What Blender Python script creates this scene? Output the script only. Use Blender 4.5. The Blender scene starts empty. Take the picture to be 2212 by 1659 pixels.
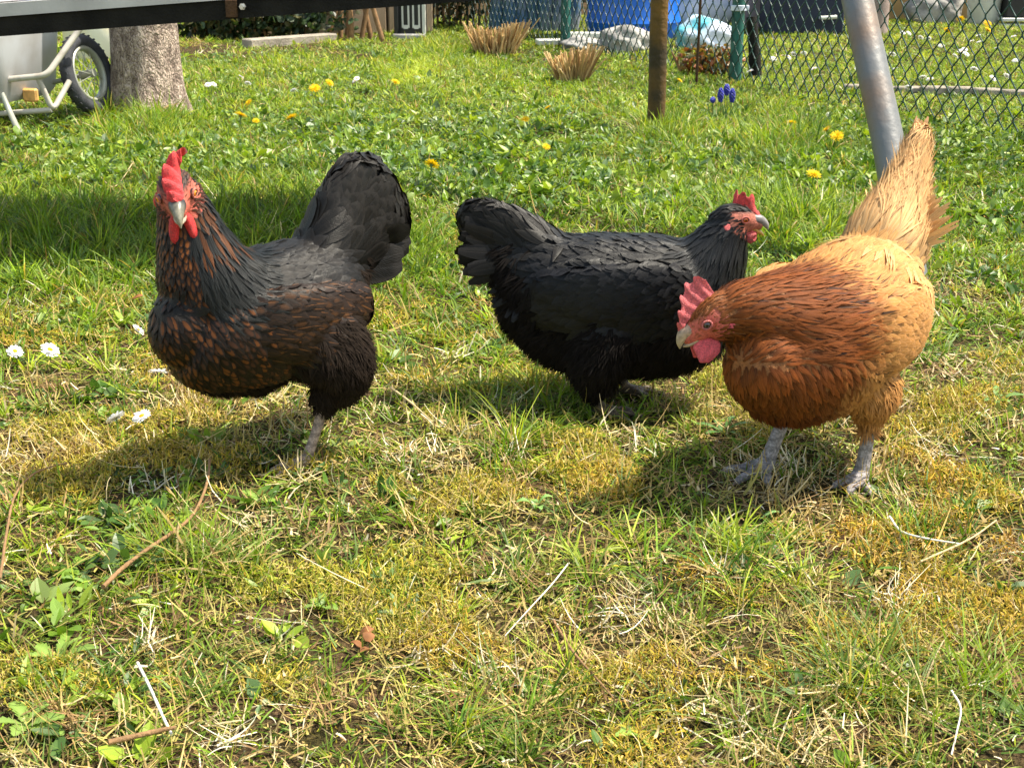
import bpy, math, random
import numpy as np
from mathutils import Vector, Matrix, kdtree
from mathutils.bvhtree import BVHTree
rng = np.random.default_rng(7)
random.seed(7)
S = bpy.context.scene
COL = S.collection
R = math.radians

# ---------------------------------------------------------------- camera, sky, sun, exposure
PITCH = math.atan(0.331); CAMH = 0.65; FPX = 3000.0     # the photograph's own scale: 2212 x 1659 px
cam_d = bpy.data.cameras.new('camera'); cam = bpy.data.objects.new('camera', cam_d); COL.objects.link(cam)
cam.location = (0, 0, CAMH); cam.rotation_euler = (math.pi/2-PITCH, 0, 0)
cam_d.sensor_width = 36; cam_d.lens = 36*FPX/2212; cam_d.clip_start = 0.05; cam_d.clip_end = 300
cam_d.dof.use_dof = True; cam_d.dof.focus_distance = 1.8; cam_d.dof.aperture_fstop = 36
S.camera = cam
SUN_DIR = Vector((0.47, 0.07, 0.88)).normalized()      # towards the sun
SUN_EL = math.asin(SUN_DIR.z); SUN_AZ = math.atan2(SUN_DIR.x, SUN_DIR.y)
W = bpy.data.worlds.new('World'); S.world = W; W.use_nodes = True
nt = W.node_tree; bg = nt.nodes['Background']
sky = nt.nodes.new('ShaderNodeTexSky'); sky.sky_type = 'NISHITA'; sky.sun_disc = False
sky.sun_elevation = SUN_EL; sky.sun_rotation = SUN_AZ; sky.air_density = 1.0; sky.dust_density = 1.2
wm = nt.nodes.new('ShaderNodeMix'); wm.data_type = 'RGBA'; wm.blend_type = 'MULTIPLY'; wm.inputs[0].default_value = 1; wm.inputs[7].default_value = (1.12, 0.97, 0.74, 1)   # warm tint over the sky colour, in place of a white balance
nt.links.new(sky.outputs[0], wm.inputs[6]); nt.links.new(wm.outputs[2], bg.inputs[0]); bg.inputs[1].default_value = 0.15
sd = bpy.data.lights.new('sun', 'SUN'); sd.energy = 3.8; sd.angle = R(0.6); sd.color = (1, 0.93, 0.78)
sun = bpy.data.objects.new('sun', sd); COL.objects.link(sun)
sun.rotation_euler = SUN_DIR.to_track_quat('Z', 'Y').to_euler(); sun.location = (3, -1, 4)
S.view_settings.view_transform = 'Standard'; S.view_settings.look = 'None'
S.view_settings.exposure = 1.32; S.view_settings.gamma = 1
try:
    S.cycles.max_bounces = 6; S.cycles.diffuse_bounces = 3; S.cycles.glossy_bounces = 3
    S.cycles.transmission_bounces = 4; S.cycles.transparent_max_bounces = 6; S.cycles.caustics_reflective = False
except Exception: pass

# ---------------------------------------------------------------- layout helpers
SP, CP = math.sin(PITCH), math.cos(PITCH)
def gz(x, y):                                            # gentle relief of the lawn
    return 0.006*np.sin(x*3.1+0.7)*np.cos(y*2.3+0.4) + 0.004*np.sin(x*7.7+y*5.1)
def G(px, py, dz=0.0):                                   # ground point seen at a picture position
    v = (py-829.5)/FPX; Z = CAMH/(SP+v*CP)
    x = (px-1106)/FPX*Z; y = Z*CP - v*Z*SP
    return Vector((x, y, float(gz(x, y))+dz))
def A(px, py, Y):                                        # point at world distance Y
    v = (py-829.5)/FPX; Z = Y/(CP-v*SP)
    return Vector(((px-1106)/FPX*Z, Y, CAMH-Z*(SP+v*CP)))
def to_px(x, y, z=0.0):
    Z = y*CP+(CAMH-z)*SP; v = ((CAMH-z)*CP-y*SP)/Z
    return 1106+FPX*x/Z, 829.5+FPX*v, Z

def tag(o, label=None, cat=None, group=None, kind=None):
    if label: o['label'] = label
    if cat: o['category'] = cat
    if group: o['group'] = group
    if kind: o['kind'] = kind
    return o
def empty(name, loc=(0,0,0), rz=0.0, label=None, cat=None, group=None):
    o = bpy.data.objects.new(name, None); COL.objects.link(o)
    o.location = loc; o.rotation_euler = (0,0,rz); o.empty_display_size = 0.05
    return tag(o, label, cat, group)
def copy_tree(o, parent=None):
    c = o.copy(); COL.objects.link(c); c.parent = parent
    for ch in list(o.children): copy_tree(ch, c)
    return c

def mesh_np(name, V, F, mat, parent=None, smooth=True, uv=None, attrs=None, fmat=None):
    """V (n,3); F list of arrays (m,k) of quads/tris; attrs {name:(n,3) colours}"""
    me = bpy.data.meshes.new(name)
    V = np.asarray(V, np.float32)
    if not isinstance(F, list): F = [F]
    F = [np.asarray(f, np.int32) for f in F if len(f)]
    nl = sum(f.size for f in F); nf = sum(len(f) for f in F)
    me.vertices.add(len(V)); me.vertices.foreach_set('co', V.ravel())
    li = np.concatenate([f.ravel() for f in F]); tot = np.concatenate([np.full(len(f), f.shape[1], np.int32) for f in F])
    me.loops.add(nl); me.loops.foreach_set('vertex_index', li)
    st = np.concatenate([[0], np.cumsum(tot)[:-1]]).astype(np.int32)
    me.polygons.add(nf); me.polygons.foreach_set('loop_start', st); me.polygons.foreach_set('loop_total', tot)
    me.polygons.foreach_set('use_smooth', np.full(nf, smooth))
    if fmat is not None: me.polygons.foreach_set('material_index', np.asarray(fmat, np.int32))
    if uv is not None:
        u = me.uv_layers.new(name='UVMap'); u.data.foreach_set('uv', np.asarray(uv, np.float32)[li].ravel())
    for k, c in (attrs or {}).items():
        at = me.color_attributes.new(k, 'FLOAT_COLOR', 'POINT')
        c4 = np.ones((len(V), 4), np.float32); c4[:, :3] = c
        at.data.foreach_set('color', c4.ravel())
    me.update(calc_edges=True); me.validate()
    for m in (mat if isinstance(mat, (list, tuple)) else [mat]): me.materials.append(m)
    o = bpy.data.objects.new(name, me); COL.objects.link(o)
    if parent is not None: o.parent = parent
    return o

class MB:                                                # collects simple shapes into ONE mesh
    def __init__(s): s.v = []; s.f = []; s.n = 0; s.m = []
    def add(s, V, F, mi=0):
        V = np.asarray(V, float)
        s.v.append(V); s.f += [tuple(int(i)+s.n for i in f) for f in F]; s.m += [mi]*len(F); s.n += len(V); return s
    def box(s, c, d, rot=None, bev=0.0, mi=0):
        x, y, z = [k/2 for k in d]
        if bev <= 0:
            V = [(a*x, b*y, e*z) for a in (-1,1) for b in (-1,1) for e in (-1,1)]
            F = [(0,1,3,2),(4,6,7,5),(0,4,5,1),(2,3,7,6),(0,2,6,4),(1,5,7,3)]
        else:
            b_ = bev
            prof = lambda zz, ins: [(x-ins, y-b_-ins*0, zz),(x-b_-ins*0, y-ins, zz),(-x+b_, y-ins, zz),(-x+ins, y-b_, zz),(-x+ins,-y+b_,zz),(-x+b_,-y+ins,zz),(x-b_,-y+ins,zz),(x-ins,-y+b_,zz)]
            V = prof(-z, b_)+prof(-z+b_, 0)+prof(z-b_, 0)+prof(z, b_); F = []
            for k in range(3):
                for i in range(8): F.append((k*8+i, k*8+(i+1)%8, (k+1)*8+(i+1)%8, (k+1)*8+i))
            F += [tuple(range(7,-1,-1)), tuple(range(24,32))]
        V = np.array(V)
        if rot is not None: V = V @ np.array(rot.to_matrix() if hasattr(rot,'to_matrix') else rot).T
        return s.add(V+np.array(c), F, mi)
    def tube(s, pts, rad, n=12, cap=True, mi=0):
        pts = [Vector(p) for p in pts]; k = len(pts)
        rad = rad if isinstance(rad, (list,tuple)) else [rad]*k
        up = Vector((0.13,0.31,0.94)); V = []; prev = None
        for i, p in enumerate(pts):
            t = (pts[min(i+1,k-1)]-pts[max(i-1,0)]).normalized()
            if prev is None:
                a = t.cross(up); a = a if a.length > 0.1 else t.cross(Vector((1,0,0)))
            else: a = prev - t*prev.dot(t)
            a.normalize(); prev = a; b = t.cross(a)
            V += [p+(a*math.cos(2*math.pi*j/n)+b*math.sin(2*math.pi*j/n))*rad[i] for j in range(n)]
        F = [(i*n+j, i*n+(j+1)%n, (i+1)*n+(j+1)%n, (i+1)*n+j) for i in range(k-1) for j in range(n)]
        if cap: F += [tuple(range(n-1,-1,-1)), tuple(range((k-1)*n, k*n))]
        return s.add([tuple(v) for v in V], F, mi)
    def lathe(s, prof, c=(0,0,0), n=32, axis=None, mi=0):
        V = [(r*math.cos(2*math.pi*j/n), r*math.sin(2*math.pi*j/n), z) for r, z in prof for j in range(n)]
        V = np.array(V)
        if axis is not None: V = V @ np.array(Vector(axis).to_track_quat('Z','Y').to_matrix()).T
        F = [(i*n+j, i*n+(j+1)%n, (i+1)*n+(j+1)%n, (i+1)*n+j) for i in range(len(prof)-1) for j in range(n)]
        return s.add(V+np.array(c), F, mi)
    def build(s, name, mat, parent=None, smooth=True, sharp=None):
        me = bpy.data.meshes.new(name); me.from_pydata(np.concatenate(s.v).tolist(), [], s.f)
        me.polygons.foreach_set('use_smooth', [smooth]*len(s.f)); me.polygons.foreach_set('material_index', s.m)
        me.update(); me.validate()
        for m in (mat if isinstance(mat,(list,tuple)) else [mat]): me.materials.append(m)
        if smooth and sharp is not False:
            try: me.set_sharp_from_angle(angle=R(sharp or 40))
            except Exception: pass
        o = bpy.data.objects.new(name, me); COL.objects.link(o)
        if parent is not None: o.parent = parent
        return o

# ---------------------------------------------------------------- materials
def newmat(name):
    m = bpy.data.materials.new(name); m.use_nodes = True
    n = m.node_tree.nodes; return m, n, m.node_tree.links, n['Principled BSDF']
def plain(name, col, rough=0.6, spec=0.5, metal=0.0, var=0.15, scale=30, bump=0.0, bscale=200, col2=None, thr=(0.45,0.6), detail=6, space='Object'):
    m, n, l, b = newmat(name)
    tc = n.new('ShaderNodeTexCoord'); nz = n.new('ShaderNodeTexNoise'); nz.inputs['Scale'].default_value = scale; nz.inputs['Detail'].default_value = detail
    l.new(tc.outputs[space], nz.inputs['Vector'])
    r = n.new('ShaderNodeValToRGB'); l.new(nz.outputs['Fac'], r.inputs[0])
    c = np.array(col)
    if col2 is None:
        r.color_ramp.elements[0].position = 0.3; r.color_ramp.elements[1].position = 0.7
        r.color_ramp.elements[0].color = (*np.clip(c*(1-var),0,1), 1); r.color_ramp.elements[1].color = (*np.clip(c*(1+var),0,1), 1)
    else:
        r.color_ramp.elements[0].position = thr[0]; r.color_ramp.elements[1].position = thr[1]
        r.color_ramp.elements[0].color = (*c, 1); r.color_ramp.elements[1].color = (*col2, 1)
    l.new(r.outputs[0], b.inputs['Base Color'])
    b.inputs['Roughness'].default_value = rough; b.inputs['Specular IOR Level'].default_value = spec; b.inputs['Metallic'].default_value = metal
    if bump > 0:
        n2 = n.new('ShaderNodeTexNoise'); n2.inputs['Scale'].default_value = bscale; n2.inputs['Detail'].default_value = 5
        l.new(tc.outputs[space], n2.inputs['Vector'])
        bp = n.new('ShaderNodeBump'); bp.inputs['Strength'].default_value = bump; bp.inputs['Distance'].default_value = 0.01
        l.new(n2.outputs['Fac'], bp.inputs['Height']); l.new(bp.outputs[0], b.inputs['Normal'])
    return m
def leafmat(name, rough=0.5, trans=0.35, spec=0.4, warm=(1.25,1.25,0.45)):
    m, n, l, b = newmat(name)
    at = n.new('ShaderNodeAttribute'); at.attribute_name = 'Col'
    l.new(at.outputs['Color'], b.inputs['Base Color']); b.inputs['Roughness'].default_value = rough; b.inputs['Specular IOR Level'].default_value = spec
    tr = n.new('ShaderNodeBsdfTranslucent'); mx = n.new('ShaderNodeMixShader'); mx.inputs[0].default_value = trans
    mul = n.new('ShaderNodeMix'); mul.data_type = 'RGBA'; mul.blend_type = 'MULTIPLY'; mul.inputs[0].default_value = 1
    l.new(at.outputs['Color'], mul.inputs[6]); mul.inputs[7].default_value = (*warm, 1)
    l.new(mul.outputs[2], tr.inputs[0]); l.new(b.outputs[0], mx.inputs[1]); l.new(tr.outputs[0], mx.inputs[2])
    l.new(mx.outputs[0], n['Material Output'].inputs[0]); return m
def feathermat(name, rough=0.5, spec=0.35, shaft=0.0, trans=0.0, sheen=None):
    """Col base, Col2 marking colour, Pat.r: shaft streak, Pat.g: edge lacing, Pat.b: centre blotch"""
    m, n, l, b = newmat(name)
    def att(a):
        x = n.new('ShaderNodeAttribute'); x.attribute_name = a; return x
    def mth(op, a, b_=None, c=None):
        x = n.new('ShaderNodeMath'); x.operation = op
        for i, q in enumerate((a, b_, c)):
            if q is None: continue
            if isinstance(q, (int,float)): x.inputs[i].default_value = q
            else: l.new(q, x.inputs[i])
        return x.outputs[0]
    def mr(v, a0, a1, b0=0.0, b1=1.0):
        x = n.new('ShaderNodeMapRange'); x.interpolation_type = 'SMOOTHSTEP'
        l.new(v, x.inputs[0]); x.inputs[1].default_value = a0; x.inputs[2].default_value = a1; x.inputs[3].default_value = b0; x.inputs[4].default_value = b1
        return x.outputs[0]
    c1, c2, pt = att('Col'), att('Col2'), att('Pat')
    uv = n.new('ShaderNodeUVMap'); uv.uv_map = 'UVMap'; sp = n.new('ShaderNodeSeparateXYZ'); l.new(uv.outputs[0], sp.inputs[0])
    ps = n.new('ShaderNodeSeparateColor'); l.new(pt.outputs['Color'], ps.inputs[0])
    au = mth('MULTIPLY', mth('ABSOLUTE', mth('SUBTRACT', sp.outputs[0], 0.5)), 2.0)     # 0 at shaft, 1 at edge
    sh = mth('MULTIPLY', mr(au, 0.05, 0.16, 1, 0), ps.outputs[0])
    ed = mth('MULTIPLY', mth('MAXIMUM', mr(au, 0.55, 0.9), mr(sp.outputs[1], 0.78, 0.93)), ps.outputs[1])
    bl = mth('MULTIPLY', mth('MULTIPLY', mr(au, 0.35, 0.7, 1, 0), mr(sp.outputs[1], 0.72, 0.9, 1, 0)), ps.outputs[2])
    f = mth('MINIMUM', mth('ADD', mth('ADD', sh, ed), bl), 1.0)
    mx = n.new('ShaderNodeMix'); mx.data_type = 'RGBA'; l.new(f, mx.inputs[0]); l.new(c1.outputs['Color'], mx.inputs[6]); l.new(c2.outputs['Color'], mx.inputs[7])
    # barbs: fine stripes slanting from the shaft
    tc = n.new('ShaderNodeTexCoord'); nz = n.new('ShaderNodeTexNoise'); nz.inputs['Scale'].default_value = 260; l.new(tc.outputs['Object'], nz.inputs['Vector'])
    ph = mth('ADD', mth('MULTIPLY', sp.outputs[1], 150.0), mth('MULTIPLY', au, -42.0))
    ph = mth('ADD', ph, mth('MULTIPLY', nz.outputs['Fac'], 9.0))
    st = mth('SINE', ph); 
    val = mth('MULTIPLY', mth('ADD', mth('MULTIPLY', st, 0.10), 0.97), mr(sp.outputs[1], 0.0, 0.6, 0.62, 1.08))  # darker fluffy base, lighter tip: shade between layers put into the colour
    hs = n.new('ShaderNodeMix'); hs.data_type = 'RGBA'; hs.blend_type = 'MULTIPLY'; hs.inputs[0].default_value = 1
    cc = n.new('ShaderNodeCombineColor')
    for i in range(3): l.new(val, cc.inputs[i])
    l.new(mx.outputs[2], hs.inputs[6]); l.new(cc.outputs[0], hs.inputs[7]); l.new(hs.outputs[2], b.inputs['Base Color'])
    bp = n.new('ShaderNodeBump'); bp.inputs['Strength'].default_value = 0.22; bp.inputs['Distance'].default_value = 0.0006
    l.new(mth('ADD', st, mth('MULTIPLY', mr(au, 0.0, 0.12, 1, 0), 2.0)), bp.inputs['Height']); l.new(bp.outputs[0], b.inputs['Normal'])
    b.inputs['Roughness'].default_value = rough; b.inputs['Specular IOR Level'].default_value = spec
    if trans > 0:
        tr = n.new('ShaderNodeBsdfTranslucent'); ms = n.new('ShaderNodeMixShader'); ms.inputs[0].default_value = trans
        l.new(hs.outputs[2], tr.inputs[0]); l.new(b.outputs[0], ms.inputs[1]); l.new(tr.outputs[0], ms.inputs[2]); l.new(ms.outputs[0], n['Material Output'].inputs[0])
    return m
def vcolmat(name, rough=0.55, spec=0.4, bump=0.4, bscale=900, sss=0.0):
    m, n, l, b = newmat(name)
    at = n.new('ShaderNodeAttribute'); at.attribute_name = 'Col'
    tc = n.new('ShaderNodeTexCoord'); nz = n.new('ShaderNodeTexNoise'); nz.inputs['Scale'].default_value = bscale*0.5; nz.inputs['Detail'].default_value = 4
    l.new(tc.outputs['Object'], nz.inputs['Vector'])
    r = n.new('ShaderNodeMapRange'); l.new(nz.outputs['Fac'], r.inputs[0]); r.inputs[1].default_value = .3; r.inputs[2].default_value = .7; r.inputs[3].default_value = .62; r.inputs[4].default_value = 1.25
    mul = n.new('ShaderNodeVectorMath'); mul.operation = 'SCALE'; l.new(at.outputs['Color'], mul.inputs[0]); l.new(r.outputs[0], mul.inputs['Scale'])
    l.new(mul.outputs[0], b.inputs['Base Color']); b.inputs['Roughness'].default_value = rough; b.inputs['Specular IOR Level'].default_value = spec
    v = n.new('ShaderNodeTexVoronoi'); v.inputs['Scale'].default_value = bscale; l.new(tc.outputs['Object'], v.inputs['Vector'])
    bp = n.new('ShaderNodeBump'); bp.inputs['Strength'].default_value = bump; bp.inputs['Distance'].default_value = 0.001
    l.new(v.outputs['Distance'], bp.inputs['Height']); l.new(bp.outputs[0], b.inputs['Normal'])
    if sss: b.inputs['Subsurface Weight'].default_value = sss; b.inputs['Subsurface Radius'].default_value = (1,.25,.2); b.inputs['Subsurface Scale'].default_value = 0.004
    return m

M = {}
M['grass'] = leafmat('grass_blades', 0.5, 0.35, 0.3)
M['straw'] = leafmat('dry_straw', 0.6, 0.15, 0.3, (1,.95,.75))
M['moss'] = leafmat('moss_strands', 0.8, 0.25, 0.15, (1.1,1,.5))
M['leaf'] = leafmat('weed_leaves', 0.42, 0.3, 0.45)
M['petal'] = leafmat('petals', 0.6, 0.3, 0.2, (1,1,1))
M['skin'] = vcolmat('hen_skin_and_down', 0.6, 0.35, 0.5, 700)
M['comb'] = vcolmat('comb_flesh', 0.5, 0.4, 0.9, 1000, 0.1)
M['beak'] = vcolmat('horn', 0.38, 0.5, 0.1, 400)
M['eye'] = vcolmat('eyeball', 0.08, 0.7, 0.0, 100)
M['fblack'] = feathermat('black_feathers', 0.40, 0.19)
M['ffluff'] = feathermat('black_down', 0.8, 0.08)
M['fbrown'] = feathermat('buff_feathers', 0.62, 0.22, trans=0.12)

# ---------------------------------------------------------------- hens
def vnorm(a): return a/np.maximum(np.linalg.norm(a, axis=-1, keepdims=True), 1e-9)
def catmull(P, n):
    P = np.asarray(P, float); P = np.vstack([2*P[0]-P[1], P, 2*P[-1]-P[-2]]); out = []
    for i in range(1, len(P)-2):
        a, b, c, d = P[i-1], P[i], P[i+1], P[i+2]
        for t in np.linspace(0, 1, n, endpoint=False):
            out.append(0.5*((2*b)+(-a+c)*t+(2*a-5*b+4*c-d)*t*t+(-a+3*b-3*c+d)*t**3))
    out.append(P[-2]); return np.array(out)
def loft(chain, n=6, ns=28, lat=(0,1,0)):
    """chain rows x,y,z,half width,half height (cm) -> closed tube verts, faces, tangents"""
    C = catmull(chain, n); p = C[:, :3]; r = np.maximum(C[:, 3:5], 0.05)
    t = vnorm(np.gradient(p, axis=0)); lat = np.array(lat, float)
    w = vnorm(lat - t*(t@lat)[:, None]); h = np.cross(t, w)
    # rounded ends
    def cap(i, sgn):
        P, Rr, T = [], [], []
        for a in (25, 50, 72):
            k = math.cos(R(a)); s = math.sin(R(a))*min(r[i])*0.9
            P.append(p[i]+t[i]*s*sgn); Rr.append(r[i]*k)
        return P, Rr
    P0, R0 = cap(0, -1); P1, R1 = cap(-1, 1)
    p2 = np.vstack([P0[::-1], p, P1]); r2 = np.vstack([R0[::-1], r, R1])
    w2 = np.vstack([[w[0]]*3, w, [w[-1]]*3]); h2 = np.vstack([[h[0]]*3, h, [h[-1]]*3]); t2 = np.vstack([[t[0]]*3, t, [t[-1]]*3])
    th = np.linspace(0, 2*math.pi, ns, endpoint=False)
    V = p2[:, None]+w2[:, None]*(np.cos(th)[None, :, None]*r2[:, None, :1])+h2[:, None]*(np.sin(th)[None, :, None]*r2[:, None, 1:])
    m = len(p2); V = V.reshape(-1, 3); T = np.repeat(t2, ns, 0)
    F = [(i*ns+j, i*ns+(j+1)%ns, (i+1)*ns+(j+1)%ns, (i+1)*ns+j) for i in range(m-1) for j in range(ns)]
    V = np.vstack([V, p2[0], p2[-1]]); T = np.vstack([T, t2[0], t2[-1]])
    a, b = m*ns, m*ns+1
    F += [(a, (j+1)%ns, j) for j in range(ns)]+[(b, (m-1)*ns+j, (m-1)*ns+(j+1)%ns) for j in range(ns)]
    return V, F, T
PROF_F = np.array([0.35, 0.85, 1.0, 1.0, 0.86, 0.52, 0.10])      # body feather outline
PROF_H = np.array([0.5, 0.8, 1.0, 0.95, 0.75, 0.42, 0.04])       # pointed hackle
PROF_T = np.array([0.25, 0.6, 0.85, 1.0, 1.0, 0.9, 0.35])        # tail feather
PROF_S = np.array([0.9, 1.0, 0.9, 0.75, 0.5, 0.28, 0.03])        # down wisp
def cards(C, N, Wd, prof, camber=0.16):
    """C (n,K,3) centre lines, N (n,K,3) normals, Wd (n,) half widths -> V, F, UV"""
    n, K, _ = C.shape
    T = vnorm(np.gradient(C, axis=1)); Sd = vnorm(np.cross(N, T)); N2 = np.cross(T, Sd)
    prof = np.interp(np.linspace(0,1,K), np.linspace(0,1,len(prof)), prof) if prof.ndim == 1 else prof
    w = Wd[:, None]*(prof if prof.ndim == 2 else prof[None]); V = np.zeros((n, K, 3, 3)); UV = np.zeros((n, K, 3, 2))
    for j, u in enumerate((-1, 0, 1)):
        V[:, :, j] = C+Sd*(w*u)[..., None]-N2*(np.abs(u)*camber*w)[..., None]
        UV[:, :, j, 0] = (u+1)/2; UV[:, :, j, 1] = np.linspace(0, 1, K)[None]
    b = (np.arange(n)*K*3)[:, None, None]; i = (np.arange(K-1)*3)[None, :, None]; j = np.arange(2)[None, None, :]
    q = b+i+j; F = np.stack([q, q+1, q+4, q+3], -1).reshape(-1, 4)
    return V.reshape(-1, 3), F, UV.reshape(-1, 2)
class Cards:
    def __init__(s): s.V=[]; s.F=[]; s.U=[]; s.c=[]; s.c2=[]; s.p=[]; s.n=0
    def add(s, C, N, Wd, prof, col, col2, pat, camber=0.16):
        if len(C) == 0: return
        V, F, U = cards(C, N, Wd, prof, camber); k = C.shape[1]*3
        s.V.append(V); s.F.append(F+s.n); s.U.append(U); s.n += len(V)
        for a, b in ((s.c, col), (s.c2, col2), (s.p, pat)): a.append(np.repeat(np.broadcast_to(b, (len(C), 3)), k, 0))
    def build(s, name, mat, parent):
        name = name.strip()
        return mesh_np(name, np.vstack(s.V)*0.01, np.vstack(s.F), mat, parent, True, np.vstack(s.U), {'Col':np.vstack(s.c), 'Col2':np.vstack(s.c2), 'Pat':np.vstack(s.p)})

def blade_comb(base, up, side, heights, thick, bend, ns=64, nt_=9, seed=0):
    """fleshy serrated comb: base (k,3) line; heights(s) ; bends sideways with height"""
    B = catmull(base, 12); s = np.linspace(0, 1, ns); idx = s*(len(B)-1); i0 = np.clip(idx.astype(int), 0, len(B)-2); f = (idx-i0)[:, None]
    P = B[i0]*(1-f)+B[i0+1]*f; h = np.array([heights(x) for x in s]); bd = np.array([bend(x) for x in s]); r = np.random.default_rng(seed)
    V = []
    for sd in (1, -1):
        for k in range(nt_):
            t = k/(nt_-1); th = thick*(1-0.75*t**1.5)*sd if k < nt_-1 else 0
            V.append(P+up*(h*t)[:, None]+side*(bd*t*t+th*np.minimum(1, 6*np.minimum(s, 1-s)+0.15)+0.04*np.sin(s*37+t*5+seed))[:, None])
    V = np.array(V).reshape(-1, 3); F = []
    for q in range(2):
        o = q*nt_*ns
        for k in range(nt_-1):
            for j in range(ns-1):
                f4 = (o+k*ns+j, o+k*ns+j+1, o+(k+1)*ns+j+1, o+(k+1)*ns+j)
                F.append(f4 if q else f4[::-1])
    return V, F
def colmesh(name, V, F, mat, parent, colfn, subdiv=0):
    """small coloured part in cm"""
    me = bpy.data.meshes.new(name); me.from_pydata((np.asarray(V)*0.01).tolist(), [], [tuple(int(i) for i in f) for f in F])
    o = bpy.data.objects.new(name, me); COL.objects.link(o)
    if subdiv:
        md = o.modifiers.new('s', 'SUBSURF'); md.levels = subdiv; md.render_levels = subdiv
        dg = bpy.context.evaluated_depsgraph_get(); me2 = bpy.data.meshes.new_from_object(o.evaluated_get(dg)); o.modifiers.clear(); o.data = me2; bpy.data.meshes.remove(me); me = me2; me.name = name
    n = len(me.vertices); co = np.zeros(n*3, np.float32); me.vertices.foreach_get('co', co); co = co.reshape(-1, 3)*100
    c4 = np.ones((n, 4), np.float32); c4[:, :3] = colfn(co)
    at = me.color_attributes.new('Col', 'FLOAT_COLOR', 'POINT'); at.data.foreach_set('color', c4.ravel())
    me.polygons.foreach_set('use_smooth', [True]*len(me.polygons)); me.materials.clear(); me.materials.append(mat)
    if parent is not None: o.parent = parent
    return o
def teeth(centres, hs, ws, base):
    def h(s):
        v = base(s)
        for c, a, w in zip(centres, hs, ws): v = max(v, base(s)*0.6+a*math.exp(-(abs(s-c)/w)**3.2))
        return v
    return h

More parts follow.
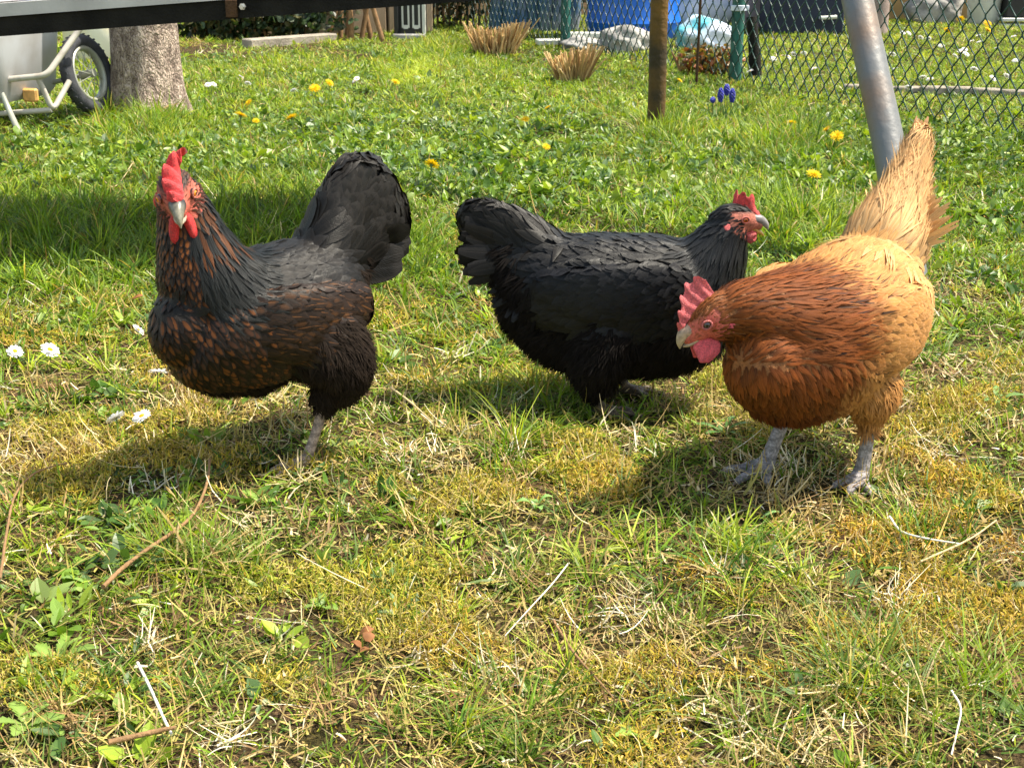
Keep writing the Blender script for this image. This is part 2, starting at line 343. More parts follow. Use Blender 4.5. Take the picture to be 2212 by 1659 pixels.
def hen(name, label, loc, yaw, spec, seed):
    rg = np.random.default_rng(seed)
    root = empty(name, loc, yaw, label, 'hen', 'hens on the lawn')
    Rw = np.array(Matrix.Rotation(-yaw, 3, 'Z'))
    # ---- head frame
    f = vnorm(Rw @ np.array(spec['head_fwd'], float)); up0 = Rw @ np.array(spec.get('head_up', (0,0,1)), float)
    lft = vnorm(np.cross(up0, f)); up = np.cross(f, lft); H = np.array(spec['head'], float); hs = spec.get('head_scale', 1.0)
    def hp(x, y, z): return H+hs*(f*x+lft*y+up*z)
    def hpa(a): a = np.asarray(a, float); return H+hs*(a[:, :1]*f+a[:, 1:2]*lft+a[:, 2:3]*up)
    REG = {'trunk':0,'neck':1,'head':2,'thigh':3,'shank':4,'wing':5,'rump':6,'tail':7}
    Vs, Fs, Ts, Rg, n0 = [], [], [], [], 0
    def part(chain, reg, ns=28, lat=(0,1,0), n=6):
        nonlocal n0
        V, F, T = loft(chain, n, ns, lat); T = -T if reg == 'head' else T; Vs.append(V); Fs.extend([tuple(i+n0 for i in q) for q in F]); Ts.append(T); Rg.append(np.full(len(V), REG[reg])); n0 += len(V)
    part(spec['trunk'], 'trunk', 40); part(spec['neck'], 'neck', 30)
    hd = hpa([(-2.6,0,-.5),(-1.4,0,.05),(0,0,.1),(1.2,0,-.1),(2.3,0,-.25)])
    part(np.hstack([hd, np.array([(1.3,1.4),(1.75,1.8),(1.62,1.75),(1.15,1.35),(.7,.8)])*hs]), 'head', 24, lft)
    for th in spec['thighs']: part(th, 'thigh', 24)
    for w_ in spec['wings']: part(w_, 'wing', 24)
    part(spec['tailcore'], 'tail', 28); TR = np.array(spec['tailcore'][0][:3], float)-np.array(spec.get('tailoff',(0,0,0)))
    for sh in spec['shanks']:
        part(sh['leg'], 'shank', 14, n=4)
        for toe in sh['toes']: part(toe, 'shank', 10, n=4)
    V = np.vstack(Vs); T = np.vstack(Ts); Rg = np.concatenate(Rg)
    me = bpy.data.meshes.new('tmp'); me.from_pydata((V*0.01).tolist(), [], Fs)
    tmp = bpy.data.objects.new('tmp', me); COL.objects.link(tmp)
    md = tmp.modifiers.new('r', 'REMESH'); md.mode = 'VOXEL'; md.voxel_size = 0.0026; md.use_smooth_shade = True
    ms = tmp.modifiers.new('s', 'SMOOTH'); ms.factor = 0.5; ms.iterations = 3
    dg = bpy.context.evaluated_depsgraph_get(); bm_ = bpy.data.meshes.new_from_object(tmp.evaluated_get(dg))
    bpy.data.objects.remove(tmp); bpy.data.meshes.remove(me)
    nv = len(bm_.vertices); co = np.zeros(nv*3); bm_.vertices.foreach_get('co', co); co = co.reshape(-1,3)*100
    kd = kdtree.KDTree(len(V))
    for i, p in enumerate(V): kd.insert(p, i)
    kd.balance()
    def region(p):
        hits = kd.find_n(p, 10); i0 = hits[0][1]; d = np.zeros(3)
        for _, i, dist in hits: d += T[i]/(dist+0.6)
        return Rg[i0], d
    bm_.name = 'body'
    body = bpy.data.objects.new('body', bm_); COL.objects.link(body); body.parent = root
    bm_.materials.clear(); bm_.materials.append(M['skin'])
    # ---- body colours (bare skin of face and legs, dark down under the feathers)
    rg_v = np.array([kd.find(p)[1] for p in co]); rg_v = Rg[rg_v]
    hl = (co-H)/hs; hx, hy, hz = hl@f, hl@lft, hl@up
    c = np.tile(np.array(spec['down'], float), (nv,1))
    face = (rg_v == 2) | (np.linalg.norm(hl, axis=1) < 2.6)
    k = np.clip((hx+1.9)/0.8, 0, 1)*np.clip((1.35-hz)/0.5, 0, 1)*face
    c = c*(1-k[:, None])+np.array(spec['face'])*k[:, None]
    dark = np.array(spec['face_dark']); kk = k*np.clip(np.sin(co[:,0]*3.1)*np.sin(co[:,2]*2.7+co[:,1])+.1, 0, 1)*0.3
    c = c*(1-kk[:, None])+dark*kk[:, None]
    c[rg_v == 7] = spec.get('taildown', spec['down'])
    q4 = rg_v == 4; mot = (.72+.28*np.sin(co[:,2]*19+np.sin(co[:,0]*23)*1.5))*(.85+.3*rg.random(nv)); c[q4] = np.array(spec['shank'])*mot[q4][:, None]*(1-.35*np.clip(1-co[q4][:,2:3]/1.2,0,1)*rg.random((q4.sum(),1)))
    c4 = np.ones((nv,4), np.float32); c4[:, :3] = c
    at = bm_.color_attributes.new('Col', 'FLOAT_COLOR', 'POINT'); at.data.foreach_set('color', c4.ravel())
    bvh = BVHTree.FromPolygons([Vector(p) for p in co], [tuple(p.vertices) for p in bm_.polygons])
    # ---- sample feather roots
    bm_.calc_loop_triangles(); tr = np.zeros(len(bm_.loop_triangles)*3, np.int32); bm_.loop_triangles.foreach_get('vertices', tr); tr = tr.reshape(-1,3)
    a, b, c_ = co[tr[:,0]], co[tr[:,1]], co[tr[:,2]]; cr = np.cross(b-a, c_-a); ar = np.linalg.norm(cr, axis=1)/2; nrm = vnorm(cr)
    N = 44000; ti = rg.choice(len(ar), N, p=ar/ar.sum()); u = rg.random((N,2)); s_ = u.sum(1) > 1; u[s_] = 1-u[s_]
    P = a[ti]+(b-a)[ti]*u[:, :1]+(c_-a)[ti]*u[:, 1:]; NN = nrm[ti]
    grid = {}; kept = []
    styles = spec['style']
    for i in range(N):
        p = P[i]; reg, d = region(p)
        if reg == 4: continue
        st = styles(p, int(reg), NN[i], (p-H)/hs@np.stack([f,lft,up],1)) if reg != 7 else spec['tailst'](p, NN[i], rg)
        if reg == 7: st['flow'] = vnorm(p-TR); st['fw'] = .75; st['grp'] = 'tail'
        if st is None: continue
        r = st['gap']; ky = tuple((p/1.2).astype(int)); ok = True
        for dx in (-1,0,1):
            for dy in (-1,0,1):
                for dz in (-1,0,1):
                    for q, rq in grid.get((ky[0]+dx, ky[1]+dy, ky[2]+dz), ()):
                        if np.dot(q-p, q-p) < (0.5*(r+rq))**2: ok = False; break
                    if not ok: break
                if not ok: break
            if not ok: break
        if not ok: continue
        grid.setdefault(ky, []).append((p, r)); kept.append((i, reg, d, st))
    K = 6; out = {}
    for i, reg, d, st in kept:
        p = P[i]; nn = NN[i]
        if 'flow' in st: d = d/np.linalg.norm(d)*(1-st.get('fw', .7))+np.array(st['flow'], float)*st.get('fw', .7)
        d = d-nn*np.dot(d, nn)
        if np.linalg.norm(d) < 1e-3: continue
        d = d/np.linalg.norm(d); d = d+np.cross(nn, d)*rg.normal(0, st.get('jit', 0.12)); d /= np.linalg.norm(d)
        L = st['len']*rg.uniform(0.82, 1.18); C = np.zeros((K,3)); NM = np.zeros((K,3)); q = p.copy(); dd = d; lift = st.get('lift', 0.3)*rg.uniform(.6, 1.5)
        base = 0.05+rg.uniform(0, .06); hug = st.get('hug', 1.0)
        for kx in range(K):
            if kx:
                q = q+dd*L/(K-1)
                if hug > 0:
                    hit = bvh.find_nearest(Vector(q))
                    if hit[0] is not None:
                        hp_, hn = np.array(hit[0]), np.array(hit[1]); q = q*(1-hug)+hp_*hug
                        nn = vnorm(nn*(1-hug*.8)+hn*hug*.8); dd = dd-nn*np.dot(dd, nn)*hug; dd /= np.linalg.norm(dd)
                if st.get('droop'): dd = dd+np.array((0,0,-st['droop']))/K; dd /= np.linalg.norm(dd)
            C[kx] = q+nn*(base+lift*(kx/(K-1))**1.3); NM[kx] = nn
        grp = st.get('grp', 'feathers')
        grp = 'wing ' if grp == 'wing' and p[1] <= 0 else grp; key = (grp, st['prof'])
        o = out.setdefault(key, []); v = rg.uniform(1-st.get('var', .22), 1+st.get('var', .22))
        nw = st.get('wisps', 1)
        for w_ in range(nw):
            if nw > 1:
                tt = np.linspace(0,1,K)[:, None]; sd = np.cross(NM[0], d); off = rg.normal(0, 1, 2)
                C2 = C+sd*off[0]*st['spread']*(0.25+tt)+NM*abs(off[1])*st['spread']*0.5*tt; o.append((C2, NM, st['w']*rg.uniform(.7,1.3), np.array(st['col'])*v*rg.uniform(.8,1.2), st['col2'], st['pat']))
            else: o.append((C, NM, st['w']*rg.uniform(.85,1.15), np.array(st['col'])*v, st['col2'], st['pat']))
    groups = {}
    for (grp, prof), items in out.items():
        cd = groups.setdefault(grp, Cards())
        cd.add(np.array([x[0] for x in items]), np.array([x[1] for x in items]), np.array([x[2] for x in items]), {'F':PROF_F,'H':PROF_H,'S':PROF_S,'T':PROF_T}[prof],
               np.array([x[3] for x in items]), np.array([x[4] for x in items]), np.array([x[5] for x in items]), 0.12)
    # ---- big quills: wings and tail
    def quills(cd, rows, prof=PROF_T):
        for q in rows:
            root_p, dr, nm, L, w, bend, col, col2, pat = q
            dr = vnorm(np.array(dr, float)); nm = np.array(nm, float); nm = vnorm(nm-dr*np.dot(nm,dr)); bd = np.array(bend, float)
            t = np.linspace(0,1,9)[:, None]; C = np.array(root_p)+dr*L*t+bd*(t**2)*L
            cd.add(C[None], np.repeat(nm[None,None], 9, 1), np.array([w]), prof, np.array([col]), np.array([col2]), np.array([pat]), 0.10)
    for grp, rows in spec['quills'](rg).items():
        cd = groups.setdefault(grp, Cards()); quills(cd, rows, PROF_T)
    mt = spec['mat']
    for grp, cd in groups.items():
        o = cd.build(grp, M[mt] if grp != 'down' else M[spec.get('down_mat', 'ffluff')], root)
    # ---- head parts
    skinc = lambda base, amt=.25: (lambda v: np.array(base)*(1+amt*np.sin(v[:, :1]*5.1+v[:, 2:3]*3.3)*np.sin(v[:, 1:2]*4.7+1)))
    cb = spec['comb']; V_, F_ = blade_comb(hpa(cb['base']), up, lft, cb['h'], cb.get('thick', .32)*hs, cb['bend'], seed=seed)
    colmesh('comb', V_, F_, M['comb'], root, skinc(spec['combcol']))
    op = spec.get('open', 0.0)
    bs = spec.get('beak_s', 1.0)
    ub = hpa([(1.6+(x_-1.6)*bs, y_, z_*(bs if z_ < 0 else 1)) for x_, y_, z_ in ((1.6,0,.2),(2.4,0,.25),(3.1,0,.08),(3.65,0,-.32),(3.98,0,-.85))]); rr = np.array([(.85,.85),(.72,.74),(.52,.54),(.32,.34),(.07,.09)])*hs
    V_, F_, _ = loft(np.hstack([ub, rr]), 5, 16, lft)
    bc, bt = np.array(spec['beak']), np.array(spec['beak_tip'])
    def bcol(v):
        x = ((v-H)@f)/hs; k = np.clip((x-2.2)/1.6, 0, 1)[:, None]; return bc*(1-k)+bt*k
    colmesh('beak', V_, F_, M['beak'], root, bcol)
    lb = hpa([(1.5+(x_-1.5)*bs, y_, z_) for x_, y_, z_ in ((1.5,0,-.75),(2.4,0,-.85-op*.4),(3.1,0,-.80-op*.9),(3.55,0,-.75-op*1.5))]); rr = np.array([(.75,.35),(.6,.3),(.42,.22),(.12,.08)])*hs
    V_, F_, _ = loft(np.hstack([lb, rr]), 5, 14, lft)
    colmesh('lower_beak', V_, F_, M['beak'], root, lambda v: np.tile(np.array(spec.get('beak_low', spec['beak_tip'])), (len(v),1)))
    for sg in (1,-1):                                   # nostril as a dark slit plate is part of the beak shading; eyes, lobes, wattles:
        ec = hp(.35, sg*1.42, .35); ax = vnorm(f*spec.get('eyefwd',.25)+lft*sg+up*.03)
        mb = MB(); mb.lathe([(0.45*math.sin(t_), .45*math.cos(t_)) for t_ in np.linspace(0.001, math.pi-.001, 26)], (0,0,0), 28, axis=Vector(ax))
        Vv = np.concatenate(mb.v)*hs+ec
        def ecol(v, ec=ec, ax=ax):
            dr = vnorm(v-ec)@ax; ang = np.degrees(np.arccos(np.clip(dr,-1,1)))[:, None]
            c0 = np.where(ang < 21, 0.004, 1)*np.array(spec['iris']); c0 = np.where(ang < 21, np.array((.004,.003,.003)), np.array(spec['iris']))
            c0 = np.where(ang > 41, np.array((.03,.01,.008)), c0); return c0
        colmesh('eye', Vv, mb.f, M['eye'], root, ecol)
        # eyelid ring
        e1 = vnorm(np.cross(ax, up)); e2 = np.cross(ax, e1); pts = []
        for t_ in np.linspace(0, 2*math.pi, 25)[:-1]: pts.append(ec+hs*(ax*.30+e1*.46*math.cos(t_)+e2*(.36 if math.sin(t_)>0 else .40)*math.sin(t_)))
        mb = MB(); mb.tube([tuple(p) for p in pts+[pts[0]]], [.11*hs]*25, 8, False)
        colmesh('eyelid', np.concatenate(mb.v), mb.f, M['comb'], root, skinc(spec['lid'], .2))
        wt = spec['wattle']; wb = [(1.9,.45,-1.0),(1.6,.72,-1.9),(1.45,.85,-2.9*wt),(1.35,.85,-3.6*wt)]
        pts = hpa([(x, sg*y, z) for x,y,z in wb]) + np.array([spec.get('wattle_hang',(0,0,0))])*np.array([[0],[.3],[.8],[1]])
        V_, F_, _ = loft(np.hstack([pts, np.array([(.16,.55),(.2,1.0),(.2,1.15),(.14,.7)])*np.array([[spec.get('wattle_t',1), spec.get('wattle_w',1)]])*hs]), 5, 18, lft)
        colmesh('wattle', V_, F_, M['comb'], root, skinc(spec['wattlecol'], .18))
        lo = hpa([(-1.65,sg*1.75,-.4),(-1.65,sg*2.0,-1.1),(-1.5,sg*1.95,-1.85)])
        V_, F_, _ = loft(np.hstack([lo, np.array([(.28,.40),(.34,.60),(.18,.36)])*hs]), 5, 14, lft)
        colmesh('ear_lobe', V_, F_, M['comb'], root, skinc(spec['wattlecol'], .2))
        # scale claws
    for sh in spec['shanks']:
        for toe in sh['toes']:
            e = np.array(toe[-1][:3]); d = vnorm(e-np.array(toe[-2][:3]))
            pts = [e, e+d*.5+np.array((0,0,.05)), e+d*.95+np.array((0,0,-.22))]
            mb = MB(); mb.tube([tuple(p) for p in pts], [.24,.17,.03], 8)
            colmesh('claw', np.concatenate(mb.v), mb.f, M['beak'], root, lambda v: np.tile((.25,.2,.16), (len(v),1)))
    return root

def foot(x, y, heading, z=0.55, back=True, curl=0.0, spread=34, L=4.6, fat=1.1):
    """toes of a foot whose ball is at x,y (cm)"""
    toes = []
    for a, l in ((-spread, L*.85), (0, L), (spread, L*.88)):
        h = R(heading+a); d = (math.cos(h), math.sin(h))
        toes.append([(x, y, z+.55, .78*fat, .72*fat), (x+d[0]*l*.35, y+d[1]*l*.35, z+.35, .60*fat, .52*fat), (x+d[0]*l*.55, y+d[1]*l*.55, z+.12, .50*fat, .44*fat), (x+d[0]*l*.8, y+d[1]*l*.8, z+.12, .46*fat, .42*fat), (x+d[0]*l, y+d[1]*l, z-.1, .32*fat, .30*fat)])
    if back:
        h = R(heading+165); d = (math.cos(h), math.sin(h))
        toes.append([(x, y, z+.6, .5, .45), (x+d[0]*1.3, y+d[1]*1.3, z+.1, .38, .34), (x+d[0]*2.2, y+d[1]*2.2, z-.15, .24, .22)])
    return toes

def style_dark(variant):
    brown = variant == 1
    def fn(p, reg, n, hl):
        x, y, z = p; hx, hy, hz = hl; hr = math.sqrt(hx*hx+hy*hy+hz*hz)
        if hr < 3.0 and (reg == 2 or hr < 2.3):
            if hx > 1.3 or (hx > -1.2 and hz < 1.3 and reg == 2):            # bare face, a few bristles
                if rng.random() > (0.26 if brown else 0.03) or hx > 1.6: return None
                return dict(gap=.28, len=.5, w=.06, prof='S', col=(.10,.035,.015) if brown else (.03,.02,.018), col2=(0,0,0), pat=(0,0,0), lift=.12, hug=.9, grp='neck_feathers', jit=.5)
            if hz > 1.2 and abs(hy) < .45 and hx > -2: return None
            return dict(gap=.3, len=.95, w=.15, prof='H', col=(.035,.014,.008) if brown else (.012,.011,.012), col2=(.25,.09,.03), pat=(.8 if brown else 0,0,0), lift=.16, hug=.9, grp='neck_feathers')
        if reg in (1, 2) :
            front = n[0]*0.8 - n[2]*0.3 + (0.25 if brown else 0)
            if brown and front > .25 and z < 36 and (abs(n[1]) < .72):
                k = rng.random()
                return dict(gap=.50, len=1.5, w=.42, prof='F', col=(.012,.007,.005), col2=(.15,.047,.009) if z > 30 else (.105,.034,.008), pat=(.3,0,.9 if k < .75 else 0), lift=.2, hug=.9, grp='neck_feathers')
            cc = (.007,.0067,.006) if brown else (.007,.007,.0085)
            if brown and z > 31 and rng.random() < .35: cc = (.06,.02,.005)
            return dict(gap=.50, len=3.6 if z < (34 if brown else 26) else 1.8, w=.30, prof='H', col=cc, col2=(.12,.04,.01) if (brown and cc[0] > .05) else (.022,.028,.030), pat=(.6,.35,0), lift=.22, hug=.88, grp='neck_feathers', var=.35)
        if reg == 5:
            k = (8-x)/16.0; 
            return dict(gap=.66, len=2.2+1.5*k, w=.66+.25*k, prof='F', col=(.017,.010,.007) if brown else (.008,.008,.0095), col2=(.10,.042,.015) if brown else (.022,.023,.028), pat=(.9 if brown and rng.random()<.45 else .15, .12 if not brown else 0, .35 if brown and rng.random()<.3 else 0), lift=.30, hug=.92, grp='wing', flow=(-.92,0,-.28), fw=.8, jit=.16, var=.35)
        if reg == 3 or (reg == 0 and (z < 13 or x < -11) and n[2] < .35):
            low = reg == 3 or z < 12
            return dict(gap=.44, len=2.3 if low else 2.6, w=.12, prof='S', wisps=5, spread=.32, col=(.016,.011,.008) if brown else (.008,.0065,.006), col2=(.07,.035,.02), pat=(.1,0,0), lift=.5 if brown else .8, hug=.72 if brown else .6, grp='down', flow=(-.45,0,-.85), fw=.75, jit=.4, droop=.5, var=.4)
        if x > 3 and n[2] < .5:                                               # breast
            if brown:
                k = rng.random(); return dict(grp='breast_feathers', gap=.60, len=1.8, w=.52, prof='F', col=(.011,.007,.005), col2=(.12,.040,.010) if rng.random()<.6 else (.05,.02,.01), pat=(.25,0,.85 if k < .7 else 0), lift=.2, hug=.93, flow=(-.3,0,-.9), fw=.55)
            return dict(grp='breast_feathers', gap=.50, len=2.1, w=.42, prof='F', col=(.007,.0065,.007), col2=(.022,.022,.026), pat=(.1,.2,0), lift=.24, hug=.9, flow=(-.15,0,-1), fw=.8 if n[0] > .5 else .3)
        c = (.011,.0095,.0085) if brown else (.006,.006,.0065)
        return dict(grp='back_feathers', gap=.82, len=3.5, w=.85, prof='F', col=c, col2=(.022,.022,.024), pat=(.12,.3,0), lift=.32, hug=.92, flow=(-1,0,.05), fw=.6, var=.4, jit=.18)
    return fn
def style_buff(p, reg, n, hl):
    x, y, z = p; hx, hy, hz = hl; hr = math.sqrt(hx*hx+hy*hy+hz*hz)
    if hr < 3.0 and (reg == 2 or hr < 2.3):
        if hx > 1.5 or (hx > -1.0 and hz < 1.0 and reg == 2):
            if rng.random() > .22 or hx > 1.7: return None
            return dict(gap=.28, len=.5, w=.06, prof='S', col=(.36,.12,.05), col2=(0,0,0), pat=(0,0,0), lift=.12, hug=.9, grp='neck_feathers', jit=.5)
        if hz > 1.2 and abs(hy) < .4 and hx > -1.5: return None
        return dict(gap=.3, len=1.0, w=.15, prof='H', col=(.20,.06,.015), col2=(.40,.16,.05), pat=(.5,0,0), lift=.16, hug=.9, grp='neck_feathers')
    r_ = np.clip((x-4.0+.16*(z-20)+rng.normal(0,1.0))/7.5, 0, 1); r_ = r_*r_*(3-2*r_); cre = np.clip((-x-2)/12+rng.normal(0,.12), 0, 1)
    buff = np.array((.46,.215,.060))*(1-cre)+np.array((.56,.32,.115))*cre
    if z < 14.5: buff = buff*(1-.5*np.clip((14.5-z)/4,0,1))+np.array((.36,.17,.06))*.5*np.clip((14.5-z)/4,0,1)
    rust = np.array((.175,.042,.006)) if n[2] > -.1 else np.array((.11,.027,.004))  # rust darker on downward faces: breast shade put into the colour
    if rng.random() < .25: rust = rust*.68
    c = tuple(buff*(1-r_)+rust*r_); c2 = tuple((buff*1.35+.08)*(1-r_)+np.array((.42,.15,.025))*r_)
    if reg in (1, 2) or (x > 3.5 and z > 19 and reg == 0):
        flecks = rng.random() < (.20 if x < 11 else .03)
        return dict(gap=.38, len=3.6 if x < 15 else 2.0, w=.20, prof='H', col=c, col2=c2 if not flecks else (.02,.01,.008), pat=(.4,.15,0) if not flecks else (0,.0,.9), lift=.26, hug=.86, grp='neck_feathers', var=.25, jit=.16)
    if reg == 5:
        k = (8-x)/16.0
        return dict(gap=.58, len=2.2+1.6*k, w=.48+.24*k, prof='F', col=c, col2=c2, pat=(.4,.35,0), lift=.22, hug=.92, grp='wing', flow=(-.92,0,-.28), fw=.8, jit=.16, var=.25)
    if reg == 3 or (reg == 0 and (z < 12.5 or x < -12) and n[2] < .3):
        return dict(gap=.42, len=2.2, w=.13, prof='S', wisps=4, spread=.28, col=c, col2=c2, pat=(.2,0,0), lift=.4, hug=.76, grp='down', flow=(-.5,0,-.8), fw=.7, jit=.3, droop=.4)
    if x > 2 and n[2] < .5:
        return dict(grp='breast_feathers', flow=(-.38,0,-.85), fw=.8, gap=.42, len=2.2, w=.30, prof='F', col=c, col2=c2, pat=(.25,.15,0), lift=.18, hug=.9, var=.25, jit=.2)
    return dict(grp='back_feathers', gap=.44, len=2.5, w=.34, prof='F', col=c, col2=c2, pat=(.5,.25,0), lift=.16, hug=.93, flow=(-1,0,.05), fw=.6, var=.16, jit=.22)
def tail_dark(sz, w):
    def fn(p, n, rg):
        return dict(gap=sz*.17, len=sz, w=w, prof='T' if w > 1 else 'F', col=(.0065,.0058,.0052), col2=(.024,.021,.019), pat=(.15,.5,0), lift=.5, hug=.8, jit=.16, var=.4)
    return fn
def tail_buff(p, n, rg):
    k = rg.random(); t = np.clip((p[2]-26)/16, 0, 1)
    if k < .5: return dict(gap=.46, len=6.8*(1-.3*t), w=.46, prof='H', col=(.58,.32,.12), col2=(.85,.6,.32), pat=(.4,.3,0), lift=.35, hug=.85, jit=.10, var=.2)
    return dict(gap=.40, len=6.0, w=.15, prof='S', wisps=5, spread=.40, col=(.62,.37,.16), col2=(.88,.65,.4), pat=(.4,0,0), lift=.45, hug=.8, jit=.14, var=.25)

def q_wing(side, sh, tip, n, col, col2, pat, wid=.95, L=8.0, yoff=0.3, rgn=None):
    """layered flight feathers along the lower edge of a folded wing"""
    rows = []; sh = np.array(sh, float); tip = np.array(tip, float)
    for i in range(n):
        t = i/(n-1); p = sh*(1-t)+tip*t; p = p+np.array((0, side*(yoff-.05*i/n), 0))
        d = vnorm((tip-sh)*np.array((1,.35,1)))+np.array((-.15, -side*.10, .05+.10*(1-t)))
        v = rgn.uniform(.8,1.2); rows.append((p, d, (0.05, side, .25), L*(1.0-.15*abs(t-.5)), wid, (0,-side*.05,.02), np.array(col)*v, col2, pat))
    return rows
def q_tail(root, fan, n, L, wid, col, col2, pat, rgn, splay=.22, spread_y=1.6, bend=0.10, jit=.05):
    rows = []; root = np.array(root, float)
    for s in (-1, 1):
        for i in range(n):
            t = i/(n-1); a = R(fan[0]*(1-t)+fan[1]*t)+rgn.normal(0, jit); d = np.array((-math.cos(a), s*splay*(0.25+t*.9)+rgn.normal(0,jit), math.sin(a)))
            p = root+np.array((-.6*t, s*spread_y*(.15+.85*t), -3.2*t*0.6)); l = L*(1-.22*abs(t-.3)**1.2)*rgn.uniform(.90,1.08)
            v = rgn.uniform(.7,1.3); rows.append((p, d, (.12*(1-t)+rgn.normal(0,.12), s, .35*(1-t)+rgn.normal(0,.15)), l, wid*rgn.uniform(.85,1.15), (-bend*.6, s*.05, -bend*.5+.02), np.array(col)*v, col2, pat))
    return rows

# black hen with brown breast, standing on one leg and looking into the camera
def quills1(rg):
    o = {'tail': [], 'wing': [], 'wing ': []}
    for s in (-1,1):
        o['wing' if s > 0 else 'wing '] += q_wing(s, (1,s*8.0,16.8), (-6,s*7.2,17.8), 8, (.012,.008,.006), (.07,.03,.012), (.5,.1,0), .85, 4.6, .1, rg)
    dk = (.0065,.0058,.0052); e2 = (.034,.030,.027)
    for fan, L, w_, sp_, sy_ in (((62,12),12.6,1.9,.10,.5),((60,2),11.6,1.9,.16,1.0)):
        o['tail'] += q_tail((-10.6,0,25.4), fan, 8, L, w_, dk, e2, (.12,.5,0), rg, splay=sp_, spread_y=sy_)
    return o
hen1 = dict(tailcore=[(-8,0,25,4.6,4.6),(-12,0,27.4,3.4,6.6),(-15.5,0,29.8,2.4,7.8),(-18.8,0,32.2,1.6,7.6),(-21.2,0,34,.7,5.0)], tailoff=(0,0,0), tailst=tail_dark(5.6,1.25), eyefwd=.5, style=style_dark(1), mat='fblack', down=(.012,.008,.006), face=(.50,.12,.08), face_dark=(.14,.045,.025), shank=(.40,.30,.25),
    head=(13.2,.2,37.2), head_fwd=(.22,-.88,-.34), head_up=(-.14,0,1), head_scale=1.3, wattle_hang=(.2,.3,-.5),
    trunk=[(13.2,-.3,21.2,4.6,5.2),(10.8,0,20.4,7.2,7.8),(6.0,0,20.0,8.6,8.8),(0,0,20.2,8.6,8.7),(-6,0,21,7.6,8.0),(-10.5,0,22.4,5.6,6.2),(-13,0,23.8,3.0,3.8)],
    neck=[(11.9,-1.0,36.6,2.9,2.9),(11.3,-.8,34.0,3.5,3.6),(10.7,-.5,30.8,4.5,4.7),(9.6,-.2,27.0,6.0,6.2),(7.4,0,23.2,7.6,7.8)],
    thighs=[[(-2,5.0,18.6,4.2,6.0),(-5.0,6.2,14.2,4.8,5.2),(-5.0,6.0,11.0,3.9,3.8),(-3.6,5.6,8.8,1.7,1.9)], [(1,-4.4,16,3.6,5),(0,-4.8,12,3,3.8),(-1,-4.6,9.8,1.8,2.2)]],
    wings=[[(8.5,s*6.4,21.5,1.3,3.4),(5,s*7.6,21,1.4,4.6),(0,s*7.9,20.4,1.4,4.7),(-6,s*7.2,20.2,1.2,3.9),(-11,s*5.8,20.4,.9,2.4)] for s in (1,-1)],
    shanks=[dict(leg=[(-3.4,5.5,8.0,.85,.85),(-2.4,5.5,5.5,.70,.74),(-1.1,5.4,2.8,.68,.74),(-.2,5.3,1.0,.9,.85)], toes=foot(0,5.3,2)),
            dict(leg=[(-1,-4.6,9.8,.8,.8),(1.0,-4.6,10.4,.65,.65),(3.6,-4.5,11.4,.7,.7)], toes=[[(3.6,-4.5,11.4,.6,.6),(5.0,-4.3,11.2,.45,.42),(5.6,-4.2,10.4,.3,.28)],[(3.6,-4.5,11.4,.6,.6),(4.8,-5.2,11.2,.45,.42),(5.3,-5.4,10.4,.3,.28)]])],
    quills=quills1, comb=dict(base=[(2.5,0,.75),(1.6,0,1.2),(.3,0,1.6),(-1.0,0,1.75),(-2.3,0,1.3)], h=teeth([.10,.28,.48,.70,.92],[.9,1.5,1.9,2.3,2.2],[.055,.07,.08,.09,.10], lambda s: .5+1.1*min(1,s*2)), bend=lambda s: -1.0*math.sin(min(1,s/.6)*math.pi)+ (5.0*(s-.55) if s > .55 else 0), thick=.78),
    combcol=(.66,.055,.06), wattlecol=(.62,.035,.035), wattle=.95, wattle_w=.9, wattle_t=2.6, beak=(.04,.038,.038), beak_tip=(.28,.26,.19), beak_low=(.38,.30,.22), iris=(.85,.28,.02), lid=(.45,.16,.11))
# plain black hen in profile
def quills2(rg):
    o = {'tail': [], 'wing': [], 'wing ': []}
    for s in (-1,1):
        o['wing' if s > 0 else 'wing '] += q_wing(s, (2,s*7.7,14.0), (-6,s*7.0,15.4), 8, (.008,.0075,.008), (.022,.02,.02), (.3,.3,0), .8, 4.8, .1, rg)
    dk = (.0055,.005,.005); e2 = (.018,.016,.015)
    for fan, L, w_, sp_, sy_ in (((50,4),10.0,.9,.12,.5),((46,-8),9.2,.9,.2,1.2),((40,-18),8.2,.9,.28,1.6)):
        o['tail'] += q_tail((-12.9,0,22.8), fan, 10, L, w_, dk, e2, (.35,.25,0), rg, splay=sp_, spread_y=sy_, jit=.10)
    o['tail'] += q_tail((-12.0,0,19.8), (-8, -64), 9, 6.0, .55, (.008,.007,.007), (.02,.02,.02), (.1,.2,0), rg, splay=.35, spread_y=3.8, jit=.14)
    return o
